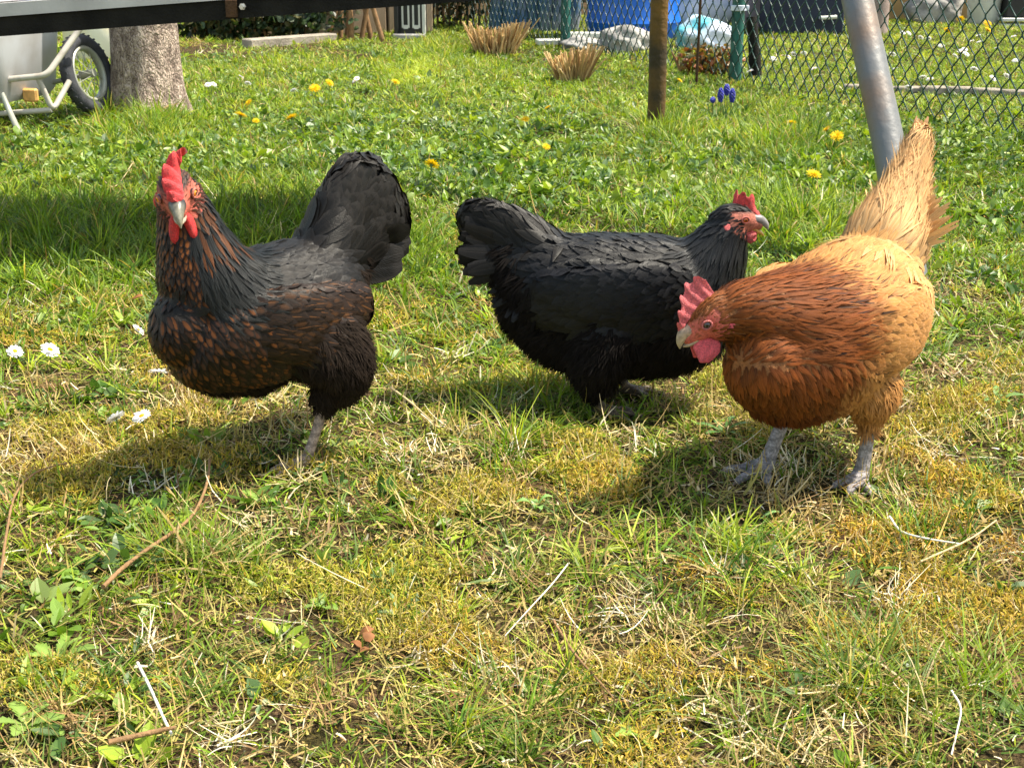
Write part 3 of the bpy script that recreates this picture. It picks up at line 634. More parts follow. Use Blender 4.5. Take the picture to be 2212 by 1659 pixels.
hen2 = dict(tailcore=[(-10,0,20.5,4.4,4.6),(-14,0,22.5,2.8,5.0),(-17.5,0,24.8,1.7,4.4),(-20,0,26.8,.9,3.0),(-21.5,0,28.2,.4,1.5)], tailst=tail_dark(4.6,.55), style=style_dark(2), mat='fblack', down=(.008,.007,.007), face=(.50,.16,.11), face_dark=(.13,.07,.05), shank=(.16,.12,.09),
    head=(15.9,0,27.2), head_fwd=(.99,-.06,-.12), head_scale=1.1, open=.55,
    trunk=[(13.8,0,16.8,3.8,5.2),(11.4,0,16.2,6.2,8.0),(6.5,0,15.2,8.0,9.6),(0,0,15.2,8.5,9.6),(-7,0,16.6,7.8,8.6),(-12,0,19.0,5.6,6.6),(-15.5,0,21.5,2.8,3.8)],
    neck=[(14.9,0,26.9,2.2,2.3),(13.9,0,24.8,3.0,3.4),(12.4,0,21.8,4.4,4.9),(10.2,0,18.6,5.8,6.4),(7,0,16.0,6.6,7)],
    thighs=[[(-1,s*3.6,12,5.4,5.6),(-2.6,s*4.4,9.6,5.2,4.8),(-3.2,s*4.4,7.4,5.0,3.8),(-3.0,s*4.4,5.6,3.8,2.6)] for s in (1,-1)]+[[(-3,0,10.5,6.5,5.2),(-8,0,12,6.2,5.6),(-12.5,0,15.5,4.6,5.0)]],
    wings=[[(8.5,s*6.0,18.2,1.3,3.6),(5,s*7.2,18.0,1.4,4.8),(0,s*7.6,17.6,1.4,4.8),(-6,s*7.1,17.8,1.2,3.9),(-11,s*5.7,18.4,.9,2.5)] for s in (1,-1)],
    shanks=[dict(leg=[(-3.0+dx,s*4.8,4.4,.8,.8),(-2.2+dx,s*4.8,2.8,.65,.68),(-1.2+dx,s*4.7,1.0,.8,.8)], toes=foot(-1.0+dx,s*4.7,0)) for s,dx in ((1,2.5),(-1,-1.0))],
    quills=quills2, comb=dict(base=[(2.4,0,.7),(1.6,0,1.1),(.5,0,1.5),(-.6,0,1.65),(-1.3,0,1.5)], h=teeth([.12,.40,.66,.90],[.3,1.25,1.15,1.3],[.07,.11,.11,.09], lambda s: .3+1.3*min(1,max(0,s-.15)*4)), bend=lambda s: .4*math.sin(s*8), thick=.34),
    combcol=(.58,.055,.055), wattlecol=(.62,.11,.11), wattle=.62, wattle_w=.7, beak_s=.82, beak=(.14,.13,.13), beak_tip=(.34,.32,.31), beak_low=(.55,.30,.06), iris=(.62,.11,.01), lid=(.55,.16,.13))
# buff and rust hen, neck stretched to the left
def quills3(rg):
    o = {'tail': [], 'wing': [], 'wing ': []}
    for s in (-1,1):
        o['wing' if s > 0 else 'wing '] += q_wing(s, (1,s*8.7,16.8), (-8,s*7.6,17.8), 9, (.46,.20,.06), (.72,.42,.17), (.4,.5,0), .85, 5.0, .1, rg)
    c = (.50,.24,.085); e2 = (.82,.55,.28); D0 = vnorm(np.array((-.44,0,.90))); R0 = np.array((-15.0,0,27.5))
    for k in range(12):
        d = D0+np.array((rg.normal(0,.035), rg.normal(0,.035), 0)); o['tail'] += [(R0+D0*rg.uniform(9.4,11.0)+np.array((rg.normal(0,.45), rg.normal(0,.35), 0)), d, (.3*rg.normal(), 1, .2), rg.uniform(5.2,6.6), .5, (-.03,0,-.02), (.13,.065,.035), (.50,.30,.15), (.2,.8,0))]
    for sg in (1,-1):
        for k in range(44):
            t = rg.random()**1.3; p = R0+np.array((1.5*(1-t), sg*(3.4*(1-t)+.3), 0))+D0*(-1.5+7*t); d = D0+np.array((-.25*(1-t)+rg.normal(0,.12), sg*(.38*(1-t)+.05)+rg.normal(0,.08), -.45*(1-t)*rg.random()))
            o['tail'] += [(p, d, (.3*rg.normal(), sg, .3), rg.uniform(4.2,6.4), .34, (-.30*rg.random()*(1-t), sg*.16, -.38*rg.random()*(1-t)), np.array((.60,.36,.15))*rg.uniform(.75,1.25), e2, (.4,.3,0))]
    return o
def _l(v):                                              # world direction -> this hen's own axes happens in hen(); kept for clarity
    return v
hen3 = dict(taildown=(.42,.22,.08), tailcore=[(-10.5,0,24.5,5.6,5.4),(-14.2,0,27.6,4.8,5.8),(-17.0,0,31.4,3.3,4.6),(-19.2,0,35.6,1.9,2.8),(-21.0,0,40,.8,1.3)], tailst=tail_buff, style=style_buff, mat='fbrown', down_mat='fbrown', down=(.24,.09,.025), face=(.54,.12,.09), face_dark=(.30,.10,.05), shank=(.36,.33,.34),
    head=(19.0,-6.4,23.0), head_fwd=(-.80,-.18,-.56), head_scale=1.22,
    trunk=[(14.8,-1,17.6,4.8,5.2),(11.5,-.6,17.4,7.6,7.6),(6,0,18.2,8.9,8.7),(0,0,19.0,9.3,9.1),(-6,0,20.4,8.6,8.8),(-11.5,0,22.6,6.6,7.0),(-15,0,24.6,3.2,4.2)],
    neck=[(17.6,-5.4,23.2,2.7,2.7),(15.6,-4.0,23.4,3.9,3.8),(13.0,-2.6,22.6,5.4,5.2),(10.0,-1.4,21.4,7.2,6.8),(6.0,0,20.0,9.0,8.2),(3,0,19.4,8.8,8.6)],
    thighs=[[(1,4.6,15,3.8,5.0),(-.2,5.4,11.6,3.4,3.8),(-.8,5.4,9.6,2.3,2.5),(-.8,5.4,8.2,1.3,1.4)], [(2,-4.4,15,3.6,5.0),(1.0,-4.8,12,3.0,3.6),(.6,-4.6,10,2.0,2.2),(.8,-4.6,8.6,1.3,1.4)]],
    wings=[[(7.5,s*7.0,20.8,1.3,3.2),(4,s*8.2,20.6,1.4,4.6),(-1,s*8.6,20.4,1.4,5.0),(-7,s*7.8,20.2,1.3,4.2),(-13,s*6.0,20.8,.9,2.8)] for s in (1,-1)],
    shanks=[dict(leg=[(-.9,5.4,9.0,.9,.9),(-.7,5.4,5.6,.86,.92),(-.3,5.3,2.6,.90,.96),(0,5.2,1.0,1.2,1.0)], toes=foot(0.2,5.2,10,fat=1.3)),
            dict(leg=[(.8,-4.6,9.2,.9,.9),(1.8,-5.0,6.0,.86,.92),(3.2,-5.5,2.8,.92,.98),(3.9,-5.8,1.1,1.25,1.05)], toes=foot(4.0,-5.9,-4,L=6.2,spread=38,fat=1.35))],
    quills=quills3, comb=dict(base=[(2.7,0,.6),(1.8,0,1.1),(.5,0,1.5),(-.9,0,1.6),(-2.0,0,1.3)], h=teeth([.08,.25,.44,.64,.87],[.7,1.1,1.4,1.5,1.7],[.055,.065,.07,.08,.13], lambda s: .4+2.3*min(1,s*1.6)), bend=lambda s: .5*math.sin(s*7), thick=.36),
    combcol=(.66,.13,.14), wattlecol=(.66,.10,.13), wattle=.85, wattle_w=1.15, beak=(.40,.27,.19), beak_tip=(.50,.40,.26), beak_low=(.40,.30,.20), iris=(.07,.05,.055), lid=(.48,.13,.12), beak_s=.78)
P1 = G(604, 990); P2 = G(1336, 872); P3 = G(1775, 1012)
hen('black_hen', 'black hen with brown flecked breast facing the camera on one leg', (P1.x, P1.y, P1.z), R(228), hen1, 11).scale = (.955,.955,.955)
hen('black_hen', 'all black hen seen in profile with open beak, in the middle', (P2.x, P2.y, P2.z), R(-4), hen2, 12)
hen('buff_hen', 'rust and buff hen with lowered head in front of the steel pipe', (P3.x, P3.y, P3.z), R(231), hen3, 13)

# ---------------------------------------------------------------- ground
def vnoise(x, y, s, seed=0):                             # smooth value noise 0..1
    r = np.random.default_rng(seed); tab = r.random((128,128))
    u, v = np.asarray(x)/s+50.3, np.asarray(y)/s+31.7; i, j = np.floor(u).astype(int), np.floor(v).astype(int); a, b = u-i, v-j
    a, b = a*a*(3-2*a), b*b*(3-2*b); g = lambda p, q: tab[p%128, q%128]
    return (g(i,j)*(1-a)+g(i+1,j)*a)*(1-b)+(g(i,j+1)*(1-a)+g(i+1,j+1)*a)*b
def fbm(x, y, s, seed=0): return .55*vnoise(x,y,s,seed)+.3*vnoise(x,y,s*.45,seed+1)+.15*vnoise(x,y,s*.2,seed+2)
xs = np.concatenate([np.linspace(-40,-4,12), np.linspace(-3.6,3.6,120), np.linspace(4,40,12)]); ys = np.concatenate([np.linspace(-20,.3,8), np.linspace(.5,12,170), np.linspace(13,70,14)])
X, Y = np.meshgrid(xs, ys, indexing='ij'); Zg = gz(X, Y); nx, ny = X.shape
V = np.stack([X, Y, Zg], -1).reshape(-1,3); i = (np.arange(nx-1)[:,None]*ny+np.arange(ny-1)[None]).ravel()
m, n, l, b = newmat('soil_and_thatch')
tc = n.new('ShaderNodeTexCoord'); n1 = n.new('ShaderNodeTexNoise'); n1.inputs['Scale'].default_value = 9; n1.inputs['Detail'].default_value = 8
n2 = n.new('ShaderNodeTexNoise'); n2.inputs['Scale'].default_value = 220; n2.inputs['Detail'].default_value = 4
for q in (n1, n2): l.new(tc.outputs['Object'], q.inputs['Vector'])
r1 = n.new('ShaderNodeValToRGB'); l.new(n1.outputs['Fac'], r1.inputs[0]); e = r1.color_ramp.elements
e[0].position = .35; e[0].color = (.040,.042,.012,1); e[1].position = .62; e[1].color = (.11,.07,.045,1)
r2 = n.new('ShaderNodeValToRGB'); l.new(n2.outputs['Fac'], r2.inputs[0]); e = r2.color_ramp.elements
e[0].position = .35; e[0].color = (.35,.33,.3,1); e[1].position = .65; e[1].color = (1.3,1.25,1.1,1)
mx = n.new('ShaderNodeMix'); mx.data_type = 'RGBA'; mx.blend_type = 'MULTIPLY'; mx.inputs[0].default_value = 1
l.new(r1.outputs[0], mx.inputs[6]); l.new(r2.outputs[0], mx.inputs[7]); l.new(mx.outputs[2], b.inputs['Base Color']); b.inputs['Roughness'].default_value = .95; b.inputs['Specular IOR Level'].default_value = .1
bp = n.new('ShaderNodeBump'); bp.inputs['Distance'].default_value = .01; bp.inputs['Strength'].default_value = 1; l.new(n2.outputs['Fac'], bp.inputs['Height']); l.new(bp.outputs[0], b.inputs['Normal'])
tag(mesh_np('ground', V, np.stack([i, i+ny, i+ny+1, i+1], -1), m), kind='structure')

# ---------------------------------------------------------------- lawn
FENCE_A, FENCE_B = np.array((-0.55, 10.05)), np.array((1.72, 4.02))     # extended line of the chain-link fence
def beyond(x, y):                                        # behind the fence
    d = FENCE_B-FENCE_A; return (d[0]*(y-FENCE_A[1])-d[1]*(x-FENCE_A[0])) > 0
def blades(x, y, length, width, lean, head, curl, col, name, mat, K=4, tip=0.05, z0=0.0, zb=None, wprof=None, fold=0.0):
    n = len(x); t = np.linspace(0,1,K+1)
    el = lean[:, None]+curl[:, None]*t[None]             # angle from vertical grows towards the tip
    ds = length[:, None]/K; cx = np.cumsum(np.sin(el)*ds, 1)-np.sin(el[:, :1])*ds; cz = np.cumsum(np.cos(el)*ds, 1)-np.cos(el[:, :1])*ds
    hx, hy = np.cos(head)[:, None], np.sin(head)[:, None]
    base = gz(x, y)+z0 if zb is None else zb
    P = np.stack([x[:, None]+cx*hx, y[:, None]+cx*hy, np.maximum(base[:, None]+cz, gz(x,y)[:, None]+.001)], -1)
    wp = (np.array([1, 1, .85, .6, tip]) if wprof is None else np.array(wprof)); wp = np.interp(t, np.linspace(0,1,len(wp)), wp)
    sa = head+math.pi/2+rng.normal(0, .5, n); sx, sy = np.cos(sa)[:, None], np.sin(sa)[:, None]; w = width[:, None]*wp[None]/2
    tilt = rng.normal(0, .35, n)[:, None]
    Sx = np.stack([sx*w, sy*w, tilt*w], -1)
    if fold == 0:
        Vv = np.stack([P-Sx, P+Sx], 2).reshape(-1,3); k = 2
        q = (np.arange(n)*(K+1)*2)[:, None]+(np.arange(K)*2)[None]; q = q.ravel(); F = np.stack([q, q+1, q+3, q+2], -1)
    else:
        Pm = P.copy(); Pm[..., 2] -= fold*w; Vv = np.stack([P-Sx, Pm, P+Sx], 2).reshape(-1,3); k = 3
        q = ((np.arange(n)*(K+1)*3)[:, None, None]+(np.arange(K)*3)[None, :, None]+np.arange(2)[None, None]).ravel(); F = np.stack([q, q+1, q+4, q+3], -1)
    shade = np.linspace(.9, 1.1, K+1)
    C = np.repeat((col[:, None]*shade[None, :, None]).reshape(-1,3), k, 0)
    return Vv, F, C
def gather(name, parts, mat, label, cat):
    Vs, Fs, Cs, n = [], [], [], 0
    for V_, F_, C_ in parts: Vs.append(V_); Fs.append(F_+n); Cs.append(C_); n += len(V_)
    return tag(mesh_np(name, np.vstack(Vs), np.vstack(Fs), mat, None, False, None, {'Col':np.clip(np.vstack(Cs),0,1)}), label, cat, kind='stuff')
def scatter(y0, y1, dens, full=.42, wide=.62, sparse=.35):
    A_ = (y1-y0)*2*wide*(y0+y1)/2; n = int(A_*dens); y = np.sqrt(rng.random(n)*(y1*y1-y0*y0)+y0*y0); u = rng.uniform(-wide, wide, n); x = u*y
    k = (np.abs(u) < full) | (rng.random(n) < sparse); return x[k], y[k]
BANDS = [(.72,1.3),(1.3,2.0),(2.0,3.0),(3.0,4.5),(4.5,7.0),(7.0,10.5)]
def fields(x, y):
    px, py, Z = to_px(x, y)
    dry = fbm(x, y, .22, 3)*.75+fbm(x, y, .6, 5)*.35      # ~0.2..0.9
    front = np.clip((py-560)/260, 0, 1)                   # the near half of the lawn is thin and dry
    right = np.clip((px-1900)/300, 0, 1)*np.clip((800-py)/200, 0, 1)
    dry = np.clip((dry-.5)*1.6+.5+front*.02-(1-front)*.30-right*.2, 0, 1)
    def spot(cx, cy, rx, ry): return np.exp(-(((px-cx)/rx)**2+((py-cy)/ry)**2))
    tuft = 0*x
    for s in ((1120,905,150,70),(1090,960,120,60),(1500,1250,260,60),(1880,1500,330,130),(420,1210,110,60),(60,1560,120,90),(1120,1560,160,90),(1720,960,70,60),(2150,1560,120,150),(2020,1180,120,60),(480,1240,80,40)): tuft = np.maximum(tuft, spot(*s))
    tall = 0*x
    for s in ((150,530,330,90),(560,470,260,60),(320,270,120,45),(230,260,50,60),(1440,290,90,45),(660,620,120,50),(1700,310,140,50),(1680,480,180,50),(950,120,60,30),(900,560,60,60)): tall = np.maximum(tall, spot(*s))
    lime = spot(905,165,45,22)
    bare = np.maximum(spot(60,985,170,40), spot(1700,1060,180,35))+.8*spot(1180,700,60,30)+.8*spot(2150,650,90,30)+.9*spot(430,108,260,10)+.7*spot(1330,430,60,30)
    broad = np.maximum(spot(2080,330,300,100), spot(1900,300,260,60))+.7*spot(150,330,250,80)+.5*spot(700,330,400,90)+.5*spot(1100,300,380,90)+.6*spot(1250,380,420,90)+.8*spot(330,1150,300,110)+.7*spot(230,1320,240,110)+.9*spot(90,1500,180,130)+.35*spot(1300,1500,120,80)+.5*spot(2180,560,80,90)
    return px, py, Z, dry, front, tuft, tall, lime, np.clip(bare,0,1), np.clip(broad,0,1)
def greens(n, k=None):
    a = np.array([(.12,.22,.018),(.18,.28,.022),(.08,.17,.018),(.24,.33,.03),(.13,.21,.04)]); return a[rng.integers(0,len(a),n)]*rng.uniform(.75,1.3,(n,1))
G_, D_, Ms, L_ = [], [], [], []
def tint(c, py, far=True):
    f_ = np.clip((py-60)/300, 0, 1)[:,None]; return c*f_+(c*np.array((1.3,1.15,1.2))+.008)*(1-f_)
PAL = np.array([(.14,.25,.014),(.22,.33,.018),(.07,.15,.014),(.31,.38,.03),(.12,.19,.04),(.19,.27,.04)])
STRAW = np.array([(.42,.30,.11),(.62,.50,.28),(.24,.14,.055),(.36,.31,.08),(.80,.72,.54),(.20,.16,.05),(.50,.36,.12)]); SP_ = [.22,.14,.17,.18,.05,.12,.12]
def strawcol(n): return STRAW[rng.choice(7, n, p=SP_)]*rng.uniform(.75,1.2,(n,1))
def sel(m, *a): return [q[m] for q in a]
for bi, (y0, y1) in enumerate(BANDS):
    sc = 1+.26*bi; K_ = 4 if bi < 3 else 3
    # single blades
    x, y = scatter(y0, y1, [22000,19000,14000,10000,6000,2900][bi])
    px, py, Z, dry, front, tuft, tall, lime, bare, broad = fields(x, y); bh = beyond(x, y); n = len(x)
    keep = rng.random(n) < np.clip(1.02-dry*.72+tall*.5-bare*.8+bh*.3, .12, 1); x, y, py, dry, tall, lime, front, bh = sel(keep, x, y, py, dry, tall, lime, front, bh); n = len(x)
    L = np.clip(rng.gamma(5, .0044, n)*(1-.2*front)*np.where(bh,.8,1)+tall*.065*rng.random(n), .008, .14)*(1+.06*bi)
    c = PAL[rng.choice(6, n, p=[.26,.2,.18,.10,.12,.14])]*rng.uniform(.7,1.35,(n,1)); c = c*(1-.15*tall[:,None]); c = c*(1-lime[:,None])+np.array((.38,.50,.05))*lime[:,None]
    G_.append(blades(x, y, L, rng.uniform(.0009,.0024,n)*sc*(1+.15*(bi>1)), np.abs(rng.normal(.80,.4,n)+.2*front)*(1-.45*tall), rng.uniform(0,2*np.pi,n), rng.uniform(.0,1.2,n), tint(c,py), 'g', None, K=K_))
    # tufts: many blades from one crown
    x, y = scatter(y0, y1, [620,560,520,420,300,150][bi]); px, py, Z, dry, front, tuft, tall, lime, bare, broad = fields(x, y); bh = beyond(x, y)
    keep = rng.random(len(x)) < np.clip(.92-dry*.70+tuft*1.0+tall*.8-bare*.8, .06, 1); x, y, py, tuft, tall, bh, front, lime = sel(keep, x, y, py, tuft, tall, bh, front, lime); nc = len(x)
    big = np.maximum(tuft, tall); kk = (rng.uniform(10,26,nc)*(1+1.0*big)).astype(int); ci = np.repeat(np.arange(nc), kk); n = len(ci); rad = rng.uniform(.006,.016,nc)[ci]*sc
    a_ = rng.uniform(0,2*np.pi,n); rr = np.abs(rng.normal(0,1,n))*rad; xx = x[ci]+rr*np.cos(a_); yy = y[ci]+rr*np.sin(a_)
    Lc = (rng.uniform(.022,.050,nc)+big*rng.uniform(.020,.065,nc))*np.where(bh,.7,1); L = Lc[ci]*rng.uniform(.5,1.15,n)*(1+.05*bi)
    cc = PAL[rng.integers(0,6,nc)]*rng.uniform(.8,1.25,(nc,1)); cc = cc*(1-lime[:,None])+np.array((.40,.50,.05))*lime[:,None]; c = cc[ci]*rng.uniform(.75,1.3,(n,1)); dd_ = rng.random(n) < .12; c[dd_] = strawcol(dd_.sum())
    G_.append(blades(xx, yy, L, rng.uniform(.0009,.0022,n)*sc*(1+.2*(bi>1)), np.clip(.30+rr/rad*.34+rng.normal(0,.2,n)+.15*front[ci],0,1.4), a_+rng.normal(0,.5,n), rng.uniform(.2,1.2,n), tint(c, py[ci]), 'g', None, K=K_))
    # straw: mats with a common direction, short chopped flakes and single stalks
    x, y = scatter(y0, y1, [800,620,340,140,50,18][bi]); px, py, Z, dry, front, tuft, tall, lime, bare, broad = fields(x, y)
    keep = rng.random(len(x)) < np.clip(dry*1.0-.15+bare+front*.08, .05, 1); x, y = sel(keep, x, y); nc = len(x); kk = rng.integers(8, 34, nc); ci = np.repeat(np.arange(nc), kk); n = len(ci)
    h0 = rng.uniform(0,2*np.pi,nc); sp_ = rng.uniform(.006,.022,nc)[ci]*sc; cc = STRAW[rng.choice(7, nc, p=SP_)]
    D_.append(blades(x[ci]+rng.normal(0,1,n)*sp_, y[ci]+rng.normal(0,1,n)*sp_, rng.uniform(.010,.045,n)*(1+.1*bi), rng.uniform(.0007,.0019,n)*sc, rng.normal(1.30,.25,n), h0[ci]+rng.normal(0,.5,n)+np.pi*(rng.random(n)<.4), rng.normal(0,.8,n), cc[ci]*rng.uniform(.65,1.35,(n,1)), 'd', None, K=4, z0=rng.uniform(.001,.010,n), tip=.4))
    x, y = scatter(y0, y1, [17000,14000,7500,3000,1100,450][bi]); px, py, Z, dry, front, tuft, tall, lime, bare, broad = fields(x, y)
    keep = rng.random(len(x)) < np.clip(dry*1.0-.08+bare*.9+front*.08, .07, 1); x, y = sel(keep, x, y); n = len(x); fl = rng.random(n) < .5
    D_.append(blades(x, y, np.where(fl, rng.uniform(.004,.016,n), rng.gamma(4,.0066,n))*(1+.08*bi), np.where(fl, rng.uniform(.0010,.0028,n), rng.uniform(.0005,.0013,n))*sc, rng.normal(1.36,.3,n), rng.uniform(0,2*np.pi,n), rng.normal(0,.9,n), strawcol(n), 'd', None, K=4, z0=rng.uniform(.001,.012,n), tip=.5))
    # moss
    if bi < 4:
        x, y = scatter(y0, y1, [170000,110000,40000,10000][bi])
        px, py, Z, dry, front, tuft, tall, lime, bare, broad = fields(x, y); mo = fbm(x+9, y+4, .11, 21)
        keep = (rng.random(len(x)) < np.clip((mo-.53)*10, 0.03, 1)*np.clip(.12+front+.2*dry, 0, 1)*(1-bare*.6)*(1-.6*tuft)); x, y, mo = x[keep], y[keep], mo[keep]; n = len(x)
        hue = fbm(x, y, .3, 77)[:,None]; c = np.array([(.50,.35,.045),(.38,.33,.04),(.60,.44,.13),(.28,.26,.03)])[rng.integers(0,4,n)]*rng.uniform(.65,1.35,(n,1)); c = c*(1+(hue-.5)*np.array((.5,-.2,0)))
        zb = gz(x,y)+np.clip((mo-.47)*.10,0,.018)*rng.random(n)
        Ms.append(blades(x, y, rng.uniform(.004,.012,n)*sc, rng.uniform(.0008,.0017,n)*sc, np.abs(rng.normal(.8,.45,n)), rng.uniform(0,2*np.pi,n), rng.normal(.6,.9,n), c, 'm', None, K=2, zb=zb))
    # small broad leaves in bunches
    x, y = scatter(y0, y1, [420,560,900,900,600,220][bi]); px, py, Z, dry, front, tuft, tall, lime, bare, broad = fields(x, y); bh = beyond(x, y); lf = fbm(x+3, y+7, .16, 33)
    keep = rng.random(len(x)) < np.clip((lf-.42)*3.0*(1-.35*front)+broad*.9-.5*bare-tall*.35+.03, 0, 1)*(~(bh & (rng.random(len(x)) < .9)))
    x, y, broad, front, py = sel(keep, x, y, broad, front, py); nc = len(x); kk = rng.integers(4, 13, nc); ci = np.repeat(np.arange(nc), kk); n = len(ci); a_ = rng.uniform(0,2*np.pi,n); rr = rng.uniform(.001,.015,n)*sc
    Lc = rng.uniform(.010,.024,nc)*(1+.45*broad*rng.random(nc)); L = Lc[ci]*rng.uniform(.6,1.2,n)*(1+.08*bi); wf = rng.uniform(.25,.65,nc)[ci]
    cc = np.array([(.13,.23,.020),(.19,.29,.030),(.085,.17,.022),(.23,.31,.08),(.28,.38,.035),(.12,.20,.07),(.05,.11,.02),(.07,.14,.025)])[rng.integers(0,8,nc)]; c = cc[ci]*rng.uniform(.75,1.25,(n,1))
    z0 = rng.uniform(.002,.012,n)*(1-.35*front[ci])+(broad*rng.random(nc))[ci]*.035*(1-.6*front[ci])*rng.uniform(.5,1,n)
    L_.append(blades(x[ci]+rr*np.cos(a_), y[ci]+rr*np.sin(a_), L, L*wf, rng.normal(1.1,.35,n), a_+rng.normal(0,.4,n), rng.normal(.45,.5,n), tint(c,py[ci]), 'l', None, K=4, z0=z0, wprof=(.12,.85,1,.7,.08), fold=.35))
gather('lawn_grass', G_, M['grass'], 'green grass blades of the lawn under the hens', 'grass')
gather('dry_grass', D_, M['straw'], 'dry straw coloured stalks lying flat in the lawn', 'dry grass')
gather('moss', Ms, M['moss'], 'golden green moss cushions in the near part of the lawn', 'moss')
gather('weed_leaves', L_, M['leaf'], 'small broad green weed leaves growing through the lawn', 'weeds')

# ---------------------------------------------------------------- setting and objects behind
M['galv'] = plain('galvanised_steel', (.17,.175,.18), .48, .45, .3, col2=(.23,.15,.10), scale=6, thr=(.48,.70), bump=.15, bscale=60)
M['greyp'] = plain('weathered_grey_paint', (.52,.51,.58), .5, .4, 0, col2=(.20,.17,.17), scale=7, thr=(.60,.63), bump=.2, bscale=90)
M['lip'] = plain('pale_grey_edge', (.48,.47,.45), .5, .4, var=.2, scale=12, bump=.1)
M['darkwood'] = plain('dark_tarred_wood', (.012,.011,.009), .8, .2, var=.5, scale=20, bump=.4)
M['rust'] = plain('rusty_bracket', (.07,.035,.015), .8, .3, var=.4, scale=60, bump=.4)
M['bolt'] = plain('zinc_bolt', (.6,.6,.6), .3, .5, .9)
M['post'] = plain('weathered_round_post', (.045,.032,.016), .75, .3, col2=(.19,.10,.02), scale=6, thr=(.4,.65), bump=.5, bscale=60)
M['fence'] = plain('dark_green_plastic_wire', (.008,.045,.035), .35, .5, var=.1)
M['fpost'] = plain('green_coated_post', (.010,.10,.085), .4, .5, var=.25, scale=8)
M['white'] = plain('white_coated_tube', (.48,.45,.40), .45, .4, col2=(.30,.26,.21), scale=14, thr=(.5,.68))
M['tub'] = plain('grey_white_plastic_tub', (.52,.53,.57), .4, .4, col2=(.36,.34,.33), scale=5, thr=(.42,.68))
M['rubber'] = plain('tyre_rubber', (.045,.047,.055), .75, .3, var=.3, scale=40, bump=.3)
M['rim'] = plain('grey_wheel_rim', (.38,.39,.33), .4, .5, .3)
M['cream'] = plain('cream_plastic', (.84,.70,.38), .5, .4, col2=(.88,.84,.72), scale=2.5, thr=(.4,.6))  # cream plastic mottled with a paler cream
M['blue'] = plain('royal_blue_plastic', (.010,.13,.60), .35, .5, var=.12, scale=3)
M['bluegrey'] = plain('blue_grey_sheeting', (.06,.14,.26), .5, .4, col2=(.25,.28,.33), scale=5, thr=(.45,.6), bump=.4, bscale=12)
M['bag'] = plain('pale_blue_plastic_bag', (.45,.55,.72), .35, .5, col2=(.75,.78,.88), scale=5, thr=(.4,.6), bump=.5, bscale=14)
M['bagc'] = plain('turquoise_white_plastic_bag', (.12,.50,.62), .3, .5, col2=(.72,.78,.92), scale=4, thr=(.42,.56), bump=.6, bscale=14)
M['stone'] = plain('grey_field_stone', (.26,.25,.24), .9, .3, col2=(.50,.48,.45), scale=6, thr=(.4,.65), bump=.9, bscale=25)
M['concrete'] = plain('old_concrete', (.33,.29,.24), .9, .2, var=.3, scale=14, bump=.5, bscale=80)
M['ochre'] = plain('ochre_plaster', (.42,.27,.11), .9, .2, var=.15, scale=4, bump=.2)
M['tan'] = plain('tan_wall_blocks', (.33,.25,.17), .9, .2, var=.15, scale=6, bump=.3)
M['navy'] = plain('dark_navy_board', (.012,.018,.040), .6, .4, var=.3, scale=5)
M['black'] = plain('black_paint', (.012,.012,.014), .45, .5, var=.2)
M['pot'] = plain('white_glazed_pot', (.66,.66,.60), .4, .5, var=.06)
M['clay'] = plain('pinkish_grey_post', (.34,.26,.23), .85, .3, var=.25, scale=9, bump=.3)
M['reed'] = leafmat('cut_reed', .6, .12, .3, (1,.9,.7))
M['stem'] = plain('green_stem', (.12,.20,.05), .5, .4, var=.2)
M['twig'] = plain('brown_twig', (.26,.15,.07), .8, .3, var=.3, scale=40, bump=.4, bscale=300)
M['pale'] = plain('bleached_stalk', (.72,.68,.60), .6, .3, var=.12, scale=40)
M['stalk'] = plain('tan_stalk', (.55,.42,.22), .7, .3, var=.2, scale=40)
M['dleaf'] = plain('dead_brown_leaf', (.22,.09,.03), .7, .3, var=.3, scale=60)

# spruce bark for the trunk
m, n, l, b = newmat('flaking_bark'); M['bark'] = m
tc = n.new('ShaderNodeTexCoord'); mp = n.new('ShaderNodeMapping'); mp.inputs['Scale'].default_value = (1,1,.55); l.new(tc.outputs['Object'], mp.inputs[0])
v = n.new('ShaderNodeTexVoronoi'); v.inputs['Scale'].default_value = 42; v.feature = 'DISTANCE_TO_EDGE'; nz = n.new('ShaderNodeTexNoise'); nz.inputs['Scale'].default_value = 38; nz.inputs['Detail'].default_value = 7
mixv = n.new('ShaderNodeMix'); mixv.data_type = 'RGBA'; mixv.inputs[0].default_value = .12; l.new(mp.outputs[0], mixv.inputs[6]); l.new(nz.outputs['Color'], mixv.inputs[7]); l.new(mp.outputs[0], nz.inputs['Vector']); l.new(mixv.outputs[2], v.inputs['Vector'])
r = n.new('ShaderNodeValToRGB'); l.new(v.outputs['Distance'], r.inputs[0]); e = r.color_ramp.elements; e[0].position = .0; e[0].color = (.12,.08,.06,1); e[1].position = .10; e[1].color = (.62,.51,.44,1)
r2 = n.new('ShaderNodeValToRGB'); l.new(nz.outputs['Fac'], r2.inputs[0]); e = r2.color_ramp.elements; e[0].position = .35; e[0].color = (.45,.4,.38,1); e[1].position = .65; e[1].color = (1.3,1.25,1.2,1)
mx = n.new('ShaderNodeMix'); mx.data_type = 'RGBA'; mx.blend_type = 'MULTIPLY'; mx.inputs[0].default_value = 1; l.new(r.outputs[0], mx.inputs[6]); l.new(r2.outputs[0], mx.inputs[7]); l.new(mx.outputs[2], b.inputs['Base Color']); b.inputs['Roughness'].default_value = .9
ad = n.new('ShaderNodeMath'); ad.operation = 'ADD'; l.new(v.outputs['Distance'], ad.inputs[0]); l.new(nz.outputs['Fac'], ad.inputs[1])
